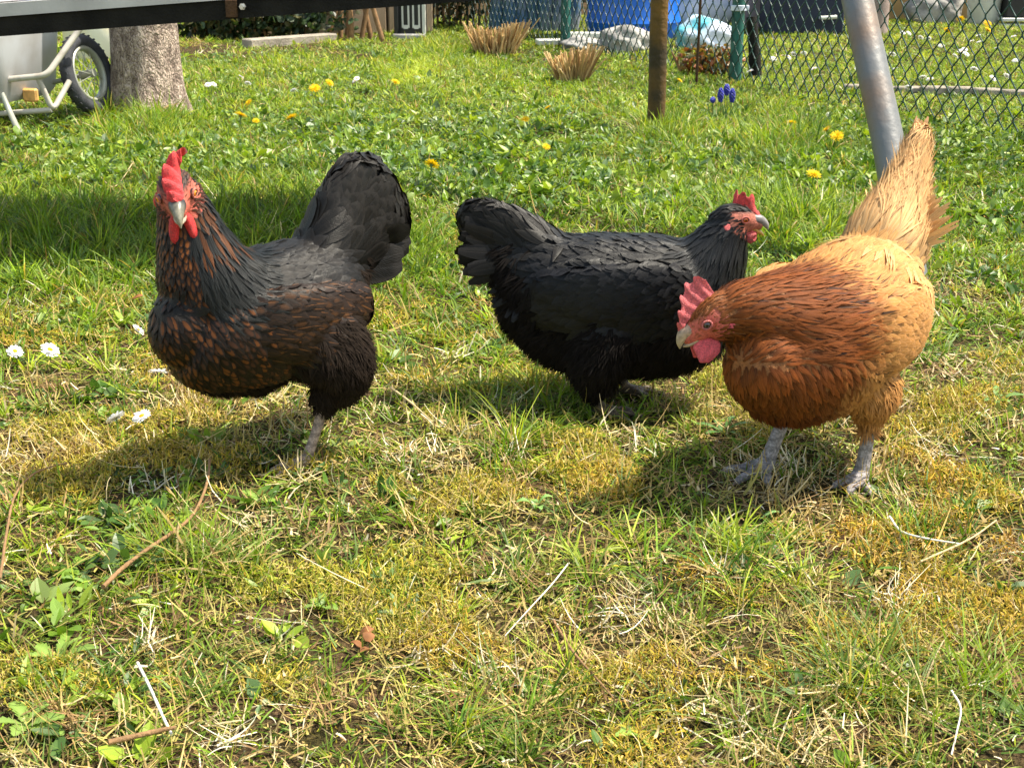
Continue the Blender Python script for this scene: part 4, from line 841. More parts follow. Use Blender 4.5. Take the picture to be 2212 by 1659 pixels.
bp = n.new('ShaderNodeBump'); bp.inputs['Strength'].default_value = 1; bp.inputs['Distance'].default_value = .02; l.new(ad.outputs[0], bp.inputs['Height']); l.new(bp.outputs[0], b.inputs['Normal'])

# tree trunk
tp = G(322, 250); t = empty('tree', tuple(tp), 0, 'thick tree trunk with flaking grey brown bark beside the cart wheel', 'tree')
nA, nZ = 96, 60; th = np.linspace(0, 2*np.pi, nA, endpoint=False); zz = np.concatenate([np.linspace(-.05,.6,36), np.linspace(.65,2.6,24)])
TH, ZZ = np.meshgrid(th, zz, indexing='ij'); rad = .118+.035*np.exp(-np.maximum(ZZ,0)/.06)*(1+.5*np.sin(TH*4+1))-.012*ZZ+.006*fbm(TH*3, ZZ*9, 1.0, 4)
V = np.stack([rad*np.cos(TH)+.01*np.sin(ZZ*2), rad*np.sin(TH), ZZ], -1).reshape(-1,3); k = len(zz)
ii, jj = np.meshgrid(np.arange(nA), np.arange(k-1), indexing='ij'); a = ii*k+jj; b_ = ((ii+1)%nA)*k+jj
mesh_np('trunk', V, np.stack([a,b_,b_+1,a+1],-1).reshape(-1,4), M['bark'], t)
mb = MB()
for q, (az, z0_) in enumerate(((20,1.9),(140,2.1),(250,2.25),(320,2.45))):
    d = Vector((math.cos(R(az)), math.sin(R(az)), .55)); mb.tube([Vector((0,0,z0_))+d*s_ for s_ in (0,.25,.6,1.0)], [.04,.03,.02,.008], 8)
mb.build('limb', M['bark'], t)
# slanted grey bench board hanging from the frame, steel pipe
def frame_box(mb, P0, P1, up0, up1, back, ub):           # prism between two ends: front face up0..up1 above the line
    P0, P1 = Vector(P0), Vector(P1); ex = (P1-P0).normalized(); u = Vector(ub); u = (u-ex*u.dot(ex)).normalized(); bk = ex.cross(u)*-1; bk = bk if bk.y > 0 else -bk
    V = [P+u*h_+bk*d for P in (P0,P1) for h_ in (up0,up1) for d in (0+back[0], back[1])]
    mb.add([tuple(v) for v in V], [(0,2,3,1),(4,5,7,6),(0,4,6,2),(1,3,7,5),(0,1,5,4),(2,6,7,3)])
E0, E1 = A(-330, 104, 2.72), A(1150, -7.2, 2.72)
bench = empty('hanging_bench', tuple(E0), 0, 'grey painted bench board with peeling top and dark underside, above the grass', 'bench')
o0 = Vector((0,0,0)); o1 = E1-E0
mb = MB(); frame_box(mb, o0, o1, .036, .060, (-.012,.014), (0,0,1)); mb.build('front_edge', M['lip'], bench, False)
mb = MB(); frame_box(mb, o0, o1, .040, .062, (.016,.64), (0,0,1)); mb.build('board', M['greyp'], bench, False)
mb = MB(); frame_box(mb, o0, o1, 0, .0345, (-.006,.02), (0,0,1)); frame_box(mb, o0, o1, .0, .038, (.58,.62), (0,0,1)); frame_box(mb, o0+Vector((.02,0,0)), o1-Vector((.02,0,0)), .018, .038, (.022,.575), (0,0,1)); mb.build('beam', M['darkwood'], bench, False)
for k, px_ in enumerate((500, 1040)):
    q = A(px_, 104-(px_+330)*.0752+(-22), 2.708)-E0; mb = MB(); mb.box(tuple(q), (.022,.006,.032), bev=.001); mb.build('bracket', M['rust'], bench, False)
    mb = MB(); mb.lathe([(0,-.004),(.0065,-.004),(.0065,.004),(.004,.004),(.004,.012),(0,.012)], tuple(q+Vector((.022,-.004,.004))), 6, (0,-1,0)); mb.build('bolt', M['bolt'], bench, False)
TOPZ = 1.95
for s_ in (.12, .88):
    for d_ in (.03,.47):
        q = o1*s_+Vector((0,d_,.06)); mb = MB(); mb.tube([q, Vector((q.x, .56, TOPZ-E0.z-.02))], .004, 6); mb.build('hanger', M['galv'], bench)
pf = G(1984, 610); pm = A(1852, 0, 2.93); dv = (pm-pf); ptop = pf+dv*((TOPZ-pf.z)/dv.z)
fr = empty('steel_pipe_frame', tuple(pf), 0, 'slanting galvanised steel pipe with rusty sheen behind the buff hen', 'pipe')
mb = MB(); mb.tube([Vector((0,0,-.05))-dv*0.02, dv*.5, ptop-pf], .0315, 40); mb.build('leg', M['galv'], fr)
xl = E0.x+.02; mb = MB(); mb.tube([ptop-pf, Vector((xl, 3.28, TOPZ))-pf], .03, 24); mb.build('crossbar', M['galv'], fr)
mb = MB(); mb.tube([Vector((xl, 3.28, TOPZ))-pf, Vector((xl-.5, 3.28, 0))-pf], .0315, 24); mb.build('leg', M['galv'], fr)

# wooden post
wp = G(1416, 285); mb = MB(); mb.tube([(0,0,-.03),(0.001,0,.15),(-.001,0,.3),(.002,.0,.9),(0,0,1.5)], [.0295,.029,.0288,.028,.0275], 28)
o = mb.build('wooden_post', M['post']); o.location = wp; tag(o, 'brown weathered round wooden post standing alone in the grass', 'post')

# chain-link fence
fr = empty('chain_link_fence', (FENCE_B[0], FENCE_B[1], 0), 0, 'dark green chain-link fence running back along the lawn', 'fence')
fd = FENCE_A-FENCE_B; FL = np.linalg.norm(fd); fd = fd/FL; ext = 1.2
u0 = np.array((fd[0], fd[1], 0)); nn_ = np.array((fd[1], -fd[0], 0)); pitch, hgt = .0355, .088
Vs, Fs, nvt = [], [], 0; nz_ = 27
for w_ in range(int((FL+ext)/pitch)+1):
    s0 = -ext+w_*pitch; pts = []
    for k in range(nz_+1):
        sgn = 1 if (k+w_) % 2 == 0 else -1; sx_ = sgn*pitch/2*1.04
        for dz_, fx, fy in ((-.006,.90,.35*sgn),(.0,1.0,0),(.006,.90,-.35*sgn)):
            pts.append(u0*(s0+sx_*fx)+nn_*(.0045*fy*2)+np.array((0,0,.015+k*hgt/2+dz_)))
    pts = np.array(pts); pts += nn_*(.004*np.sin(s0*3+pts[:,2:3]*4)); tt = vnorm(np.gradient(pts, axis=0)); a_ = vnorm(np.cross(tt, nn_)); b2 = np.cross(tt, a_)
    ang = np.arange(4)*np.pi/2+.78; rr = .0024
    ring = pts[:,None]+a_[:,None]*(np.cos(ang)[None,:,None]*rr)+b2[:,None]*(np.sin(ang)[None,:,None]*rr); k = len(pts)
    q = np.array([(i*4+j, i*4+(j+1)%4, (i+1)*4+(j+1)%4, (i+1)*4+j) for i in range(k-1) for j in range(4)])
    Vs.append(ring.reshape(-1,3)); Fs.append(q+nvt); nvt += k*4
mesh_np('wire_mesh', np.vstack(Vs), np.vstack(Fs), M['fence'], fr)
mb = MB()
for z_ in (1.19,): mb.tube([tuple(u0*-ext+np.array((0,0,z_))), tuple(u0*FL+np.array((0,0,z_)))], .0018, 5)
mb.build('tension_wire', M['fence'], fr)
for px_, py_ in ((1588, 178), (1226, 103)):
    g = G(px_, py_); g2 = np.array((g.x, g.y)); s_ = (g2-FENCE_B)@fd; q = u0*s_+nn_*.034
    mb = MB(); mb.tube([tuple(q+np.array((0,0,-.02))), tuple(q+np.array((0,0,1.27)))], .027, 20); mb.lathe([(.029,0),(.029,.02),(.015,.035),(0,.038)], tuple(q+np.array((0,0,1.265))), 20)
    po = mb.build('fence_post', M['fpost'], fr)
    mb = MB(); mb.lathe([(.028,-.012),(.034,-.01),(.034,.01),(.028,.012)], tuple(q+np.array((0,0,.31))), 20); mb.box(tuple(q+np.array((.034,0,.31))), (.02,.012,.022), bev=.002)
    c_ = mb.build('clamp', M['bag'], po)

# reed stubble clumps
def reed_clump(px, py, wpx, hpx, n_, label, seed):
    r_ = np.random.default_rng(seed); g = G(px, py); Z = to_px(g.x, g.y)[2]; rad_ = wpx/FPX*Z/2*.72; hh = hpx/FPX*Z
    ang = r_.uniform(0, 2*np.pi, n_); rr_ = np.sqrt(r_.random(n_))*rad_; x = rr_*np.cos(ang); y = rr_*np.sin(ang)*.75; C = []
    for i in range(n_):
        lean_ = Vector((x[i]/rad_*.42+r_.normal(0,.13), y[i]/rad_*.3+r_.normal(0,.13), 1)); L_i = hh*r_.uniform(.66,1.12)*(1 if r_.random() > .2 else .6)*(1+.18*math.sin(x[i]/rad_*3+seed))
        bnd = np.array((r_.normal(0,.012), r_.normal(0,.012), 0)); C.append([np.array((x[i],y[i],0))+np.array(lean_)*L_i*q+bnd*q*q for q in (0,.5,1)])
    C = np.array(C); V0 = []; F0 = []; ang4 = np.arange(5)*2*np.pi/5; cc = []
    base = np.array([(.60,.40,.17),(.72,.52,.26),(.36,.22,.09),(.52,.36,.18)])
    for i in range(n_):
        w = r_.uniform(.0022,.0048); b0 = len(V0); col = base[r_.integers(0,4)]*r_.uniform(.75,1.2)
        for k in range(3):
            for a in ang4: V0.append(C[i,k]+np.array((math.cos(a)*w, math.sin(a)*w, 0))); cc.append(col*(.85+.15*k))
        for k in range(2):
            for j in range(5): F0.append((b0+k*5+j, b0+k*5+(j+1)%5, b0+(k+1)*5+(j+1)%5, b0+(k+1)*5+j))
        F0.append((b0+10, b0+11, b0+12, b0+13)); 
    o = mesh_np('reed_stubble', np.array(V0), np.array(F0), M['reed'], None, False, None, {'Col':np.array(cc)}); o.location = g
    return tag(o, label, 'ornamental grass', 'cut back clumps of ornamental grass')
reed_clump(1068, 119, 118, 60, 400, 'wide clump of tan cut reed stems nearer the hedge', 5)
reed_clump(1234, 180, 92, 64, 250, 'narrow ragged clump of tan cut reed stems by the fence', 6)

# blue barrel, tarpaulin stack, bags, rocks, planks behind the fence
def place(o, p, label, cat, group=None): o.location = p; return tag(o, label, cat, group)
g = G(1366, 88); mb = MB(); pr = [(0,0),(.25,0),(.27,.02),(.275,.06),(.29,.10),(.275,.14),(.28,.40),(.30,.43),(.28,.46),(.275,.76),(.29,.80),(.275,.84),(.26,.90),(.22,.92),(0,.92)]; mb.lathe(pr, (0,0,0), 48)
bar = empty('barrel', tuple(g+Vector((.02,.22,0))), 0, 'big royal blue plastic barrel behind the wire fence', 'barrel')
mb.build('drum', M['blue'], bar); mb = MB(); mb.lathe([(.235,.905),(.285,.905),(.285,.94),(.235,.945),(0,.93)], (0,0,0), 48); mb.build('lid', M['black'], bar)
def lumpy(name, g, sx, sy, sz, mat, label, cat, seed, sub=40, amp=.14, freq=2.3, fl=.0, grp=None):
    th_ = np.linspace(0, 2*np.pi, sub, endpoint=False); ph = np.linspace(-.5*np.pi*.9, np.pi/2, sub//2); T_, P_ = np.meshgrid(th_, ph, indexing='ij')
    d = np.stack([np.cos(P_)*np.cos(T_), np.cos(P_)*np.sin(T_), np.sin(P_)], -1).reshape(-1,3)
    r_ = 1+amp*(np.sin(d[:,0]*freq*1.7+seed)*np.cos(d[:,1]*freq*2.1+seed*2)+.6*np.sin(d[:,2]*freq*3+d[:,0]*freq*2+seed)+.35*np.sin(d[:,1]*freq*5+d[:,2]*freq*4+seed*3))
    V_ = d*r_[:,None]*np.array((sx,sy,sz)); V_[:,2] = np.maximum(V_[:,2]+sz*.55, -.01); k = sub//2
    ii, jj = np.meshgrid(np.arange(sub), np.arange(k-1), indexing='ij'); a = ii*k+jj; b2 = ((ii+1)%sub)*k+jj
    o = mesh_np(name, V_, np.stack([a,b2,b2+1,a+1],-1).reshape(-1,4), mat); o.location = g; return tag(o, label, cat, grp)
lumpy('garden_rock', G(1352,114)+Vector((0,.1,0)), .13, .11, .085, M['stone'], 'grey garden rock in front of the blue barrel', 'rock', 1.3)
lumpy('garden_rock', G(1262,112)+Vector((0,.1,0)), .13, .10, .045, M['stone'], 'low flat grey rock left of the rock at the blue barrel', 'rock', 2.9)
lumpy('plastic_bag', G(1535,112)+Vector((0,.25,0)), .17, .16, .11, M['bagc'], 'turquoise and white full plastic bag lying behind the fence', 'bag', 3.1, amp=.10)
lumpy('plastic_bag', G(1500,70)+Vector((0,.35,0)), .30, .2, .22, M['bag'], 'large pale blue plastic bag behind the turquoise one', 'bag', 4.4, amp=.09)
for k, (px_, py_, c_) in enumerate(((1998,52,'left one of the two grey white rocks at the ochre wall'),(2045,52,'right one of the two grey white rocks at the ochre wall'))):
    lumpy('garden_rock', G(px_,py_)+Vector((0,.08,0)), .12, .1, .15, M['stone'], c_, 'rock', 5+k*2.2, amp=.13)
g = G(1216, 100); mb = MB(); mb.box((0,0,.02), (.30,.10,.03), Matrix.Rotation(R(8),3,'Z'), .004); mb.box((.12,.1,.05), (.24,.08,.03), Matrix.Rotation(R(-6),3,'Z'), .004)
place(mb.build('stone_slab', M['pot'], None, False), g, 'white slabs lying at the foot of the left green fence post', 'slab')
# sheeting stack (blue grey) left of the barrel
g = G(1150, 80); mb = MB(); r_ = random.Random(3)
for k in range(7):
    x0 = -.25+k*.082; pts = [(x0+.012*math.sin(z_*9+k), .02*math.cos(z_*7+k*2), z_) for z_ in np.linspace(0,.8,9)]; mb.tube(pts, [.045+.006*math.sin(j*2+k) for j in range(9)], 12)
place(mb.build('rolled_sheeting', M['bluegrey']), g+Vector((.02,.5,0)), 'blue and grey rolled sheeting standing left of the blue barrel', 'sheeting')
# clay posts, navy planter, ochre wall, white pot, dark bench
g = G(1640, 66); mb = MB(); mb.tube([(0,0,-.02),(0,0,.5),(0,0,1.9)], [.088,.082,.08], 28); place(mb.build('round_pillar', M['clay']), g+Vector((0,.1,0)), 'pinkish grey round pillar right of the green fence post', 'pillar')
g = G(1896, 74); mb = MB(); mb.tube([(0,0,-.02),(0,0,.5),(0,0,1.9)], [.075,.072,.07], 28); place(mb.build('round_pillar', M['clay']), g+Vector((.01,.1,0)), 'pinkish grey round pillar behind the steel pipe', 'pillar')
g = G(1632, 172); mb = MB(); mb.tube([(0,0,-.02),(-.01,.01,.12),(-.03,.02,.26)], [.03,.026,.022], 12); place(mb.build('tree_stump', M['darkwood']), g, 'dark thin stump behind the green fence post', 'stump')
g = G(1512, 190); mb = MB(); mb.tube([(0,0,-.02),(.004,0,.5),(.0,0,1.1)], .006, 8); place(mb.build('support_rod', M['rust']), g+Vector((0,.12,0)), 'thin rusty rod standing left of the green fence post', 'rod')
g = G(1742, 76); pl = empty('planter_box', tuple(g), 0, 'dark navy box with a white handle behind the fence', 'box')
mb = MB(); mb.box((0,.2,.25), (.46,.36,.5), bev=.008); mb.build('body', M['navy'], pl, False)
mb = MB(); mb.box((0,.2,.51), (.50,.40,.03), bev=.006); mb.build('lid', M['black'], pl, False)
mb = MB(); mb.tube([(.08,.0,.10),(.08,-.03,.10),(.17,-.03,.105),(.17,.0,.105)], .012, 10); mb.build('handle', M['pot'], pl)
g0, g1 = G(1905, 46), G(2400, 46); w_ = (g1-g0).length; mb = MB(); mb.box((w_/2,.1,.9), (w_,.2,1.8)); place(mb.build('house_wall', M['ochre'], None, False), g0+Vector((0,.12,0)), 'ochre plastered wall behind the rocks and the white pot', 'wall')
g = G(2134, 58); pt = MB(); pt.lathe([(0,0),(.085,0),(.10,.02),(.112,.16),(.118,.19),(.125,.19),(.125,.21),(.11,.21),(.105,.17),(0,.17)], (0,0,0), 36); place(pt.build('flower_pot', M['pot']), g+Vector((0,.12,0)), 'round white pot at the ochre wall', 'pot')
g = G(2196, 60); bn = empty('garden_bench', tuple(g+Vector((.05,.15,0))), 0, 'dark box with white foot rail at the right edge behind the fence', 'bench')
mb = MB(); mb.box((0,0,.16), (.22,.2,.20), bev=.006); mb.build('body', M['black'], bn, False); mb = MB(); mb.box((-.01,-.02,.045), (.26,.22,.022), bev=.004); mb.box((-.01,-.02,.01), (.26,.2,.016), bev=.003); mb.build('rail', M['pot'], bn, False)
# earth strip and kerb stones beyond the fence
g0, g1 = G(1840, 196), G(2300, 214)
for k in range(9):
    q = g0.lerp(g1, k/8+.02); mb = MB(); mb.box((0,0,.010), (.105,.045+.01*math.sin(k*3),.03+.006*math.sin(k*5)), Matrix.Rotation(R(-4+5*math.sin(k*7)),3,'Z'), .006)
    place(mb.build('edging_stone', M['concrete'], None, True), q, ['leftmost','second','third','fourth','middle','sixth','seventh','eighth','rightmost'][k]+' of the brown edging stones in the lawn behind the fence', 'stone', 'edging stones behind the fence')

# left background: low wall, kerb, hedge, cut stems, black and white crate
g0, g1 = G(395, 97), G(1000, 80); dx = (g1-g0); L_w = dx.length; rz = math.atan2(dx.y, dx.x)
wl = empty('block_wall', tuple(g0+Vector((0,.35,0))), rz, 'low tan block wall overgrown with ivy behind the tree', 'wall')
for k in range(5):
    mb = MB(); mb.box((.12+k*.30,.05,.17), (.285,.12,.34), bev=.006); mb.build('block', M['tan'], wl, False)
mb = MB(); mb.box((.72,.05,.358), (1.5,.16,.035), bev=.005); mb.build('coping', M['concrete'], wl, False)
g0, g1 = G(528, 106), G(716, 92); q = (g0+g1)/2; dx = g1-g0; mb = MB(); mb.box((0,0,.016), (dx.length,.09,.06), Matrix.Rotation(math.atan2(dx.y,dx.x),3,'Z'), .006); place(mb.build('kerb_stone', M['concrete'], None, False), q+Vector((0,.06,0)), 'long concrete kerb stone in front of the overgrown wall', 'kerb')
def shrub(name, c, s, n_, leaf, colset, label, cat, seed, kind=None, group=None, lw=.38):
    r_ = np.random.default_rng(seed); u = vnorm(r_.normal(0,1,(n_,3)))*r_.random((n_,1))**.35; lump = 1+.22*np.sin(u[:,:1]*9+seed)*np.cos(u[:,1:2]*7+u[:,2:3]*8)
    P_ = u*lump*np.array(s)/2; P_[:,2] += s[2]/2; P_ = P_[P_[:,2] > 0.0]; n_ = len(P_)
    dd = vnorm(r_.normal(0,1,(n_,3))+np.array((0,-.3,-.35))); ll = leaf*r_.uniform(.6,1.3,n_); C = P_[:,None]+dd[:,None]*(np.linspace(0,1,4)[None,:,None]*ll[:,None,None]); Nn = np.repeat(vnorm(r_.normal(0,1,(n_,3))+np.array((0,-.4,.6)))[:,None],4,1)
    V_, F_, _ = cards(C, Nn, ll*lw, PROF_F, .2); cs = np.array(colset)[r_.integers(0,len(colset),n_)]*r_.uniform(.6,1.3,(n_,1))
    root = empty(name, tuple(c), 0, label, cat, group)
    mesh_np('foliage', V_, F_, M['leaf'], root, False, None, {'Col':np.repeat(cs,12,0)})
    mb = MB()
    for k in range(14):
        x_ = (k/13-.5)*s[0]*.85; e_ = Vector((x_+r_.normal(0,.05), r_.normal(0,.1)*s[1], s[2]*r_.uniform(.5,.9))); mb.tube([(x_*.9,0,-.02), tuple(e_*.5+Vector((x_*.45,0,0))), tuple(e_)], [.009,.007,.003], 6)
    mb.build('branchwork', M['twig'], root); return root
IVY = [(.035,.06,.02),(.05,.085,.03),(.10,.10,.04),(.025,.045,.02)]; DK = [(.03,.045,.018),(.05,.06,.025),(.09,.07,.035),(.02,.03,.012)]
shrub('ivy', G(520, 96)+Vector((0,.26,0)), (1.2,.22,.26), 1500, .045, IVY, 'dark ivy hanging over the tan wall beside the tree trunk', 'ivy', 41)
shrub('shrub', G(705, 84)+Vector((0,.28,0)), (.40,.3,.9), 1500, .045, [(.25,.24,.04),(.12,.15,.03),(.08,.11,.03)], 'yellow green variegated shrub behind the concrete kerb', 'shrub', 42)
shrub('shrub', G(820, 80)+Vector((0,.45,0)), (.6,.4,1.1), 2200, .04, DK, 'dark bushy shrub left of the black and white crate', 'shrub', 43)
shrub('shrub', G(985, 72)+Vector((0,.45,0)), (.65,.4,1.1), 2600, .035, DK, 'dark evergreen shrub right of the black and white crate', 'shrub', 44)
shrub('rust_coloured_plant', G(1540,172)+Vector((0,.12,0)), (.30,.2,.13), 500, .03, [(.22,.13,.03),(.14,.15,.04),(.30,.10,.04)], 'rust and olive coloured low plant under the turquoise bag', 'plant', 46, lw=.3)
hd = shrub('hedge', (0.3, 13.2, 0), (14,1.2,2.4), 9000, .11, [(.03,.05,.02),(.06,.08,.03),(.10,.09,.05)], 'long dark hedge closing the garden at the back', 'hedge', 45)
# pruned stems
for k, (px_, ln) in enumerate(((757,-.02),(775,.10),(800,-.10),(826,-.14),(731,.02),(744,.05))):
    g = G(px_, 92-(k%3)*3)+Vector((0,.1,0)); mb = MB(); r_ = random.Random(k); mb.tube([(0,0,-.02),(ln*.4,.02,.18),(ln,.0,.42),(ln*1.3,.02,.7)], [.016,.014,.012,.009], 10)
    place(mb.build('pruned_stem', M['twig']), g, ['thin upright stem in the shrub bed, just right of the kerb','stem leaning right in the bed behind the lawn','stem leaning left between the bed and the crate','thick stem leaning left against the black and white crate','first thin stem beside the kerb end','second thin stem beside the kerb end'][k], 'stem', 'pruned stems in the bed')
# black and white crate
g = G(882, 88); cr = empty('garden_crate', tuple(g+Vector((0,.12,0))), R(-6), 'black crate with two white slotted panels standing before the shrubs', 'crate')
mb = MB(); mb.box((0,.08,.13), (.16,.15,.26), bev=.004); mb.box((-.075,.02,.11), (.025,.10,.24), bev=.003); mb.build('body', M['black'], cr, False)
for x_ in (-.022,.042):
    mb = MB()
    for (cx_, cz_, sx_, sz_) in ((x_-.018,.15,.010,.17),(x_+.018,.15,.010,.17),(x_,.07,.026,.022),(x_,.23,.026,.022)): mb.box((cx_,-.002,cz_), (sx_,.008,sz_))
    mb.build('panel', M['pot'], cr, False)
mb = MB(); mb.box((.088,0,.16), (.020,.02,.32), bev=.002); mb.build('upright', M['pot'], cr, False)
mb = MB(); mb.box((0,-.02,.016), (.20,.07,.034), Matrix.Rotation(R(5),3,'Z'), .008); mb.build('foot', M['stone'], cr)

# hand cart
wc = A(188, 160, G(188,250).y); Zc = to_px(wc.x, wc.y, wc.z)[2]; wr = .136
ct = empty('hand_cart', tuple(G(188, 262)), 0, 'grey plastic tub on a white tubular hand cart left of the tree', 'cart'); CO = Vector(ct.location)
def rel(px_, py_, Y_): return A(px_, py_, Y_)-CO
yc = CO.y
ax = Vector((.93,-.27,.22)).normalized()                     # wheel axle direction
wz = wr-.004; wcp = Vector((0.010,0.02,wz+.02))
def tor(Rm, r0, n1=56, n2=12, flat=1.0):
    V = []; F = []
    for i in range(n1):
        a = 2*math.pi*i/n1
        for j in range(n2):
            b_ = 2*math.pi*j/n2; V.append(((Rm+r0*math.cos(b_))*math.cos(a), (Rm+r0*math.cos(b_))*math.sin(a), r0*flat*math.sin(b_)))
    F = [(i*n2+j, ((i+1)%n1)*n2+j, ((i+1)%n1)*n2+(j+1)%n2, i*n2+(j+1)%n2) for i in range(n1) for j in range(n2)]
    return np.array(V) @ np.array(ax.to_track_quat('Z','Y').to_matrix()).T, F
wh = MB(); V_, F_ = tor(wr-.021, .023); wh.add(V_+np.array(wcp), F_)
for k in range(60):                                       # tread blocks
    a = 2*math.pi*k/60; q3 = ax.to_track_quat('Z','Y').to_matrix(); c_ = q3@Vector((math.cos(a)*(wr+.001), math.sin(a)*(wr+.001), .008*(1 if k%2 else -1))); wh.box(tuple(c_+wcp), (.003,.007,.014), q3@Matrix.Rotation(a,3,'Z'))
wheel = wh.build('wheel', M['rubber'], ct)
mb = MB(); V_, F_ = tor(wr-.046, .010, flat=1.5); mb.add(V_+np.array(wcp), F_); mb.build('rim', M['rim'], wheel)
mb = MB(); mb.tube([wcp-ax*.03, wcp+ax*.03], .014, 14); mb.tube([wcp-ax*.34, wcp-ax*.03], .008, 10); mb.build('hub', M['rim'], wheel)
mb = MB(); q3 = ax.to_track_quat('Z','Y').to_matrix()
for k in range(20):
    a = 2*math.pi*k/20; s_ = 1 if k%2 else -1; mb.tube([wcp+ax*.022*s_+q3@Vector((math.cos(a+.5*s_)*.012, math.sin(a+.5*s_)*.012,0)), wcp+q3@Vector((math.cos(a)*(wr-.05), math.sin(a)*(wr-.05),0))], .0016, 5)
mb.build('spoke', M['rim'], wheel)
# tub: tapered open box with rounded corners
def rrect(cx_, cy_, sx_, sy_, r_, z_, n_=6):
    out_ = []
    for (qx, qy, a0) in ((1,1,0),(-1,1,90),(-1,-1,180),(1,-1,270)):
        for i in range(n_+1): a = R(a0+90*i/n_); out_.append((cx_+qx*(sx_/2-r_)+r_*math.cos(a), cy_+qy*(sy_/2-r_)+r_*math.sin(a), z_))
    return out_
tb = MB(); rings = [(.46,.36,.05,.075),(.50,.40,.06,.10),(.54,.45,.07,.30),(.58,.50,.07,.44),(.61,.53,.07,.44),(.61,.53,.07,.46),(.56,.48,.07,.46),(.52,.43,.06,.30),(.48,.38,.05,.11)]
V = []; 
for (sx_, sy_, r_, z_) in rings: V += rrect(0,0,sx_,sy_,r_,z_)
kk = 28; F = [(i*kk+j, i*kk+(j+1)%kk, (i+1)*kk+(j+1)%kk, (i+1)*kk+j) for i in range(len(rings)-1) for j in range(kk)]; F += [tuple(range(kk-1,-1,-1)), tuple(range((len(rings)-1)*kk, len(rings)*kk))]
rotc = Matrix.Rotation(R(-14),3,'Z'); V = np.array(V) @ np.array(rotc).T + np.array((-.40,-.02,.005)); tb.add(V, F)
for k in range(7):
    x_ = -.25+k*.083; s0 = rotc@Vector((x_*.9,-.207,.12)); s1 = rotc@Vector((x_*1.12,-.258,.43)); tb.tube([s0+Vector((-.40,-.02,.005)), s1+Vector((-.40,-.02,.005))], .010, 8)
tub = tb.build('tub', M['tub'], ct)
def T(*pts, r=.011): 
    mb = MB(); P_ = [Vector(p) for p in pts]; Q = [P_[0]]
    for i in range(1, len(P_)-1):                           # rounded bends
        a, b_, c_ = P_[i-1], P_[i], P_[i+1]; u_, v_ = (a-b_).normalized(), (c_-b_).normalized(); d_ = .028
        for t_ in (0,.25,.5,.75,1): Q.append((b_+u_*d_)*(1-t_)**2+b_*2*t_*(1-t_)+(b_+v_*d_)*t_**2)
    Q.append(P_[-1]); mb.tube(Q, r, 12); return mb
yf = yc-.16
T(rel(-40,178,yf-.04), rel(101,164,yf-.04), rel(166,72,yf+.06), rel(196,30,yf+.08), r=.0105).build('frame_tube', M['white'], ct)
T(rel(82,168,yf-.035), rel(114,240,yf-.03), rel(150,176,yf+.05), r=.0095).build('frame_tube', M['white'], ct)
T(rel(-160,258,yf-.04), rel(112,238,yf-.03), r=.009).build('frame_tube', M['white'], ct)
T(rel(-8,176,yf-.06), rel(20,240,yf-.08), Vector(G(48,298))-CO+Vector((0,0,.0)), r=.0095).build('support_leg', M['rim'], ct)
mb = MB(); mb.box(tuple(rel(66,206,yf+.035)), (.055,.02,.045), Matrix.Rotation(R(-14),3,'Z'), .006); mb.build('reflector', plain('orange_reflector', (.75,.42,.14), .4, .5, var=.2, scale=60), ct, False)
# cream container behind the wheel
g = G(216, 132); mb = MB(); mb.lathe([(0,0),(.165,0),(.18,.02),(.185,.15),(.188,.38),(.18,.48),(.13,.52),(.06,.54),(.06,.58),(0,.58)], (0,0,0), 40)
place(mb.build('canister', M['cream']), g+Vector((-.02,.12,0)), 'bright cream plastic canister between the wheel and the tree', 'canister')

# ---------------------------------------------------------------- flowers, twigs
def petals(mb_n, n_, L, w, z, cup, seed, rows=1):
    r_ = np.random.default_rng(seed); C, Nn = [], []
    for q in range(rows):
        for k in range(n_):
            a = 2*math.pi*(k+.5*q)/n_+r_.normal(0,.07); l_ = L*(1-.16*q)*r_.uniform(.88,1.08); d = np.array((math.cos(a), math.sin(a), 0)); e_ = cup+r_.normal(0,.12)+.35*q
            C.append([d*(.0015+l_*t_*math.cos(e_*(1-.4*t_)))+np.array((0,0,z+l_*t_*math.sin(e_)*(1-.25*t_)+.0008*q)) for t_ in (0,.33,.66,1)]); Nn.append([np.array((-d[0]*math.sin(e_), -d[1]*math.sin(e_), math.cos(e_)))]*4)
    return cards(np.array(C), np.array(Nn), np.full(len(C), w), np.array([.5,.95,1,.55]), .12)
def pmesh(name, V_, F_, col, parent): return mesh_np(name, V_, F_, M['petal'], parent, False, None, {'Col':np.tile(np.array(col), (len(V_),1))*np.random.default_rng(1).uniform(.9,1.05,(len(V_),1))})
def flower_head_tilt(root, tilt): 
    for o in root.children:
        if o.name.split('.')[0] != 'stem': o.rotation_euler = tilt
def make_daisy(h=.03, seed=1, tilt=(.35,0,0), label=None):
    root = empty('daisy', (0,0,0), 0, label, 'daisy', 'white daisies in the lawn')
    mb = MB(); mb.tube([(.004,.004,-.05),(.001,.002,h*.5),(0,0,h)], .0007, 6); mb.build('stem', M['stem'], root)
    V_, F_, _ = petals(0, 21, .0105, .0016, 0, .12, seed, 2); p = pmesh('petals', V_, F_, (.86,.86,.88), root)
    mb = MB(); mb.lathe([(.0042,0),(.0040,.0012),(.0028,.0024),(.0012,.0029),(0,.003)], (0,0,0), 16); c = mb.build('flower_centre', plain('daisy_centre', (.75,.42,.02), .8, .2, var=.3, scale=900, bump=.6, bscale=1500) if 'dc' not in M else M['dc'], root); M['dc'] = c.data.materials[0]
    for o in (p, c): o.location = (0,0,h); o.rotation_euler = tilt
    return root
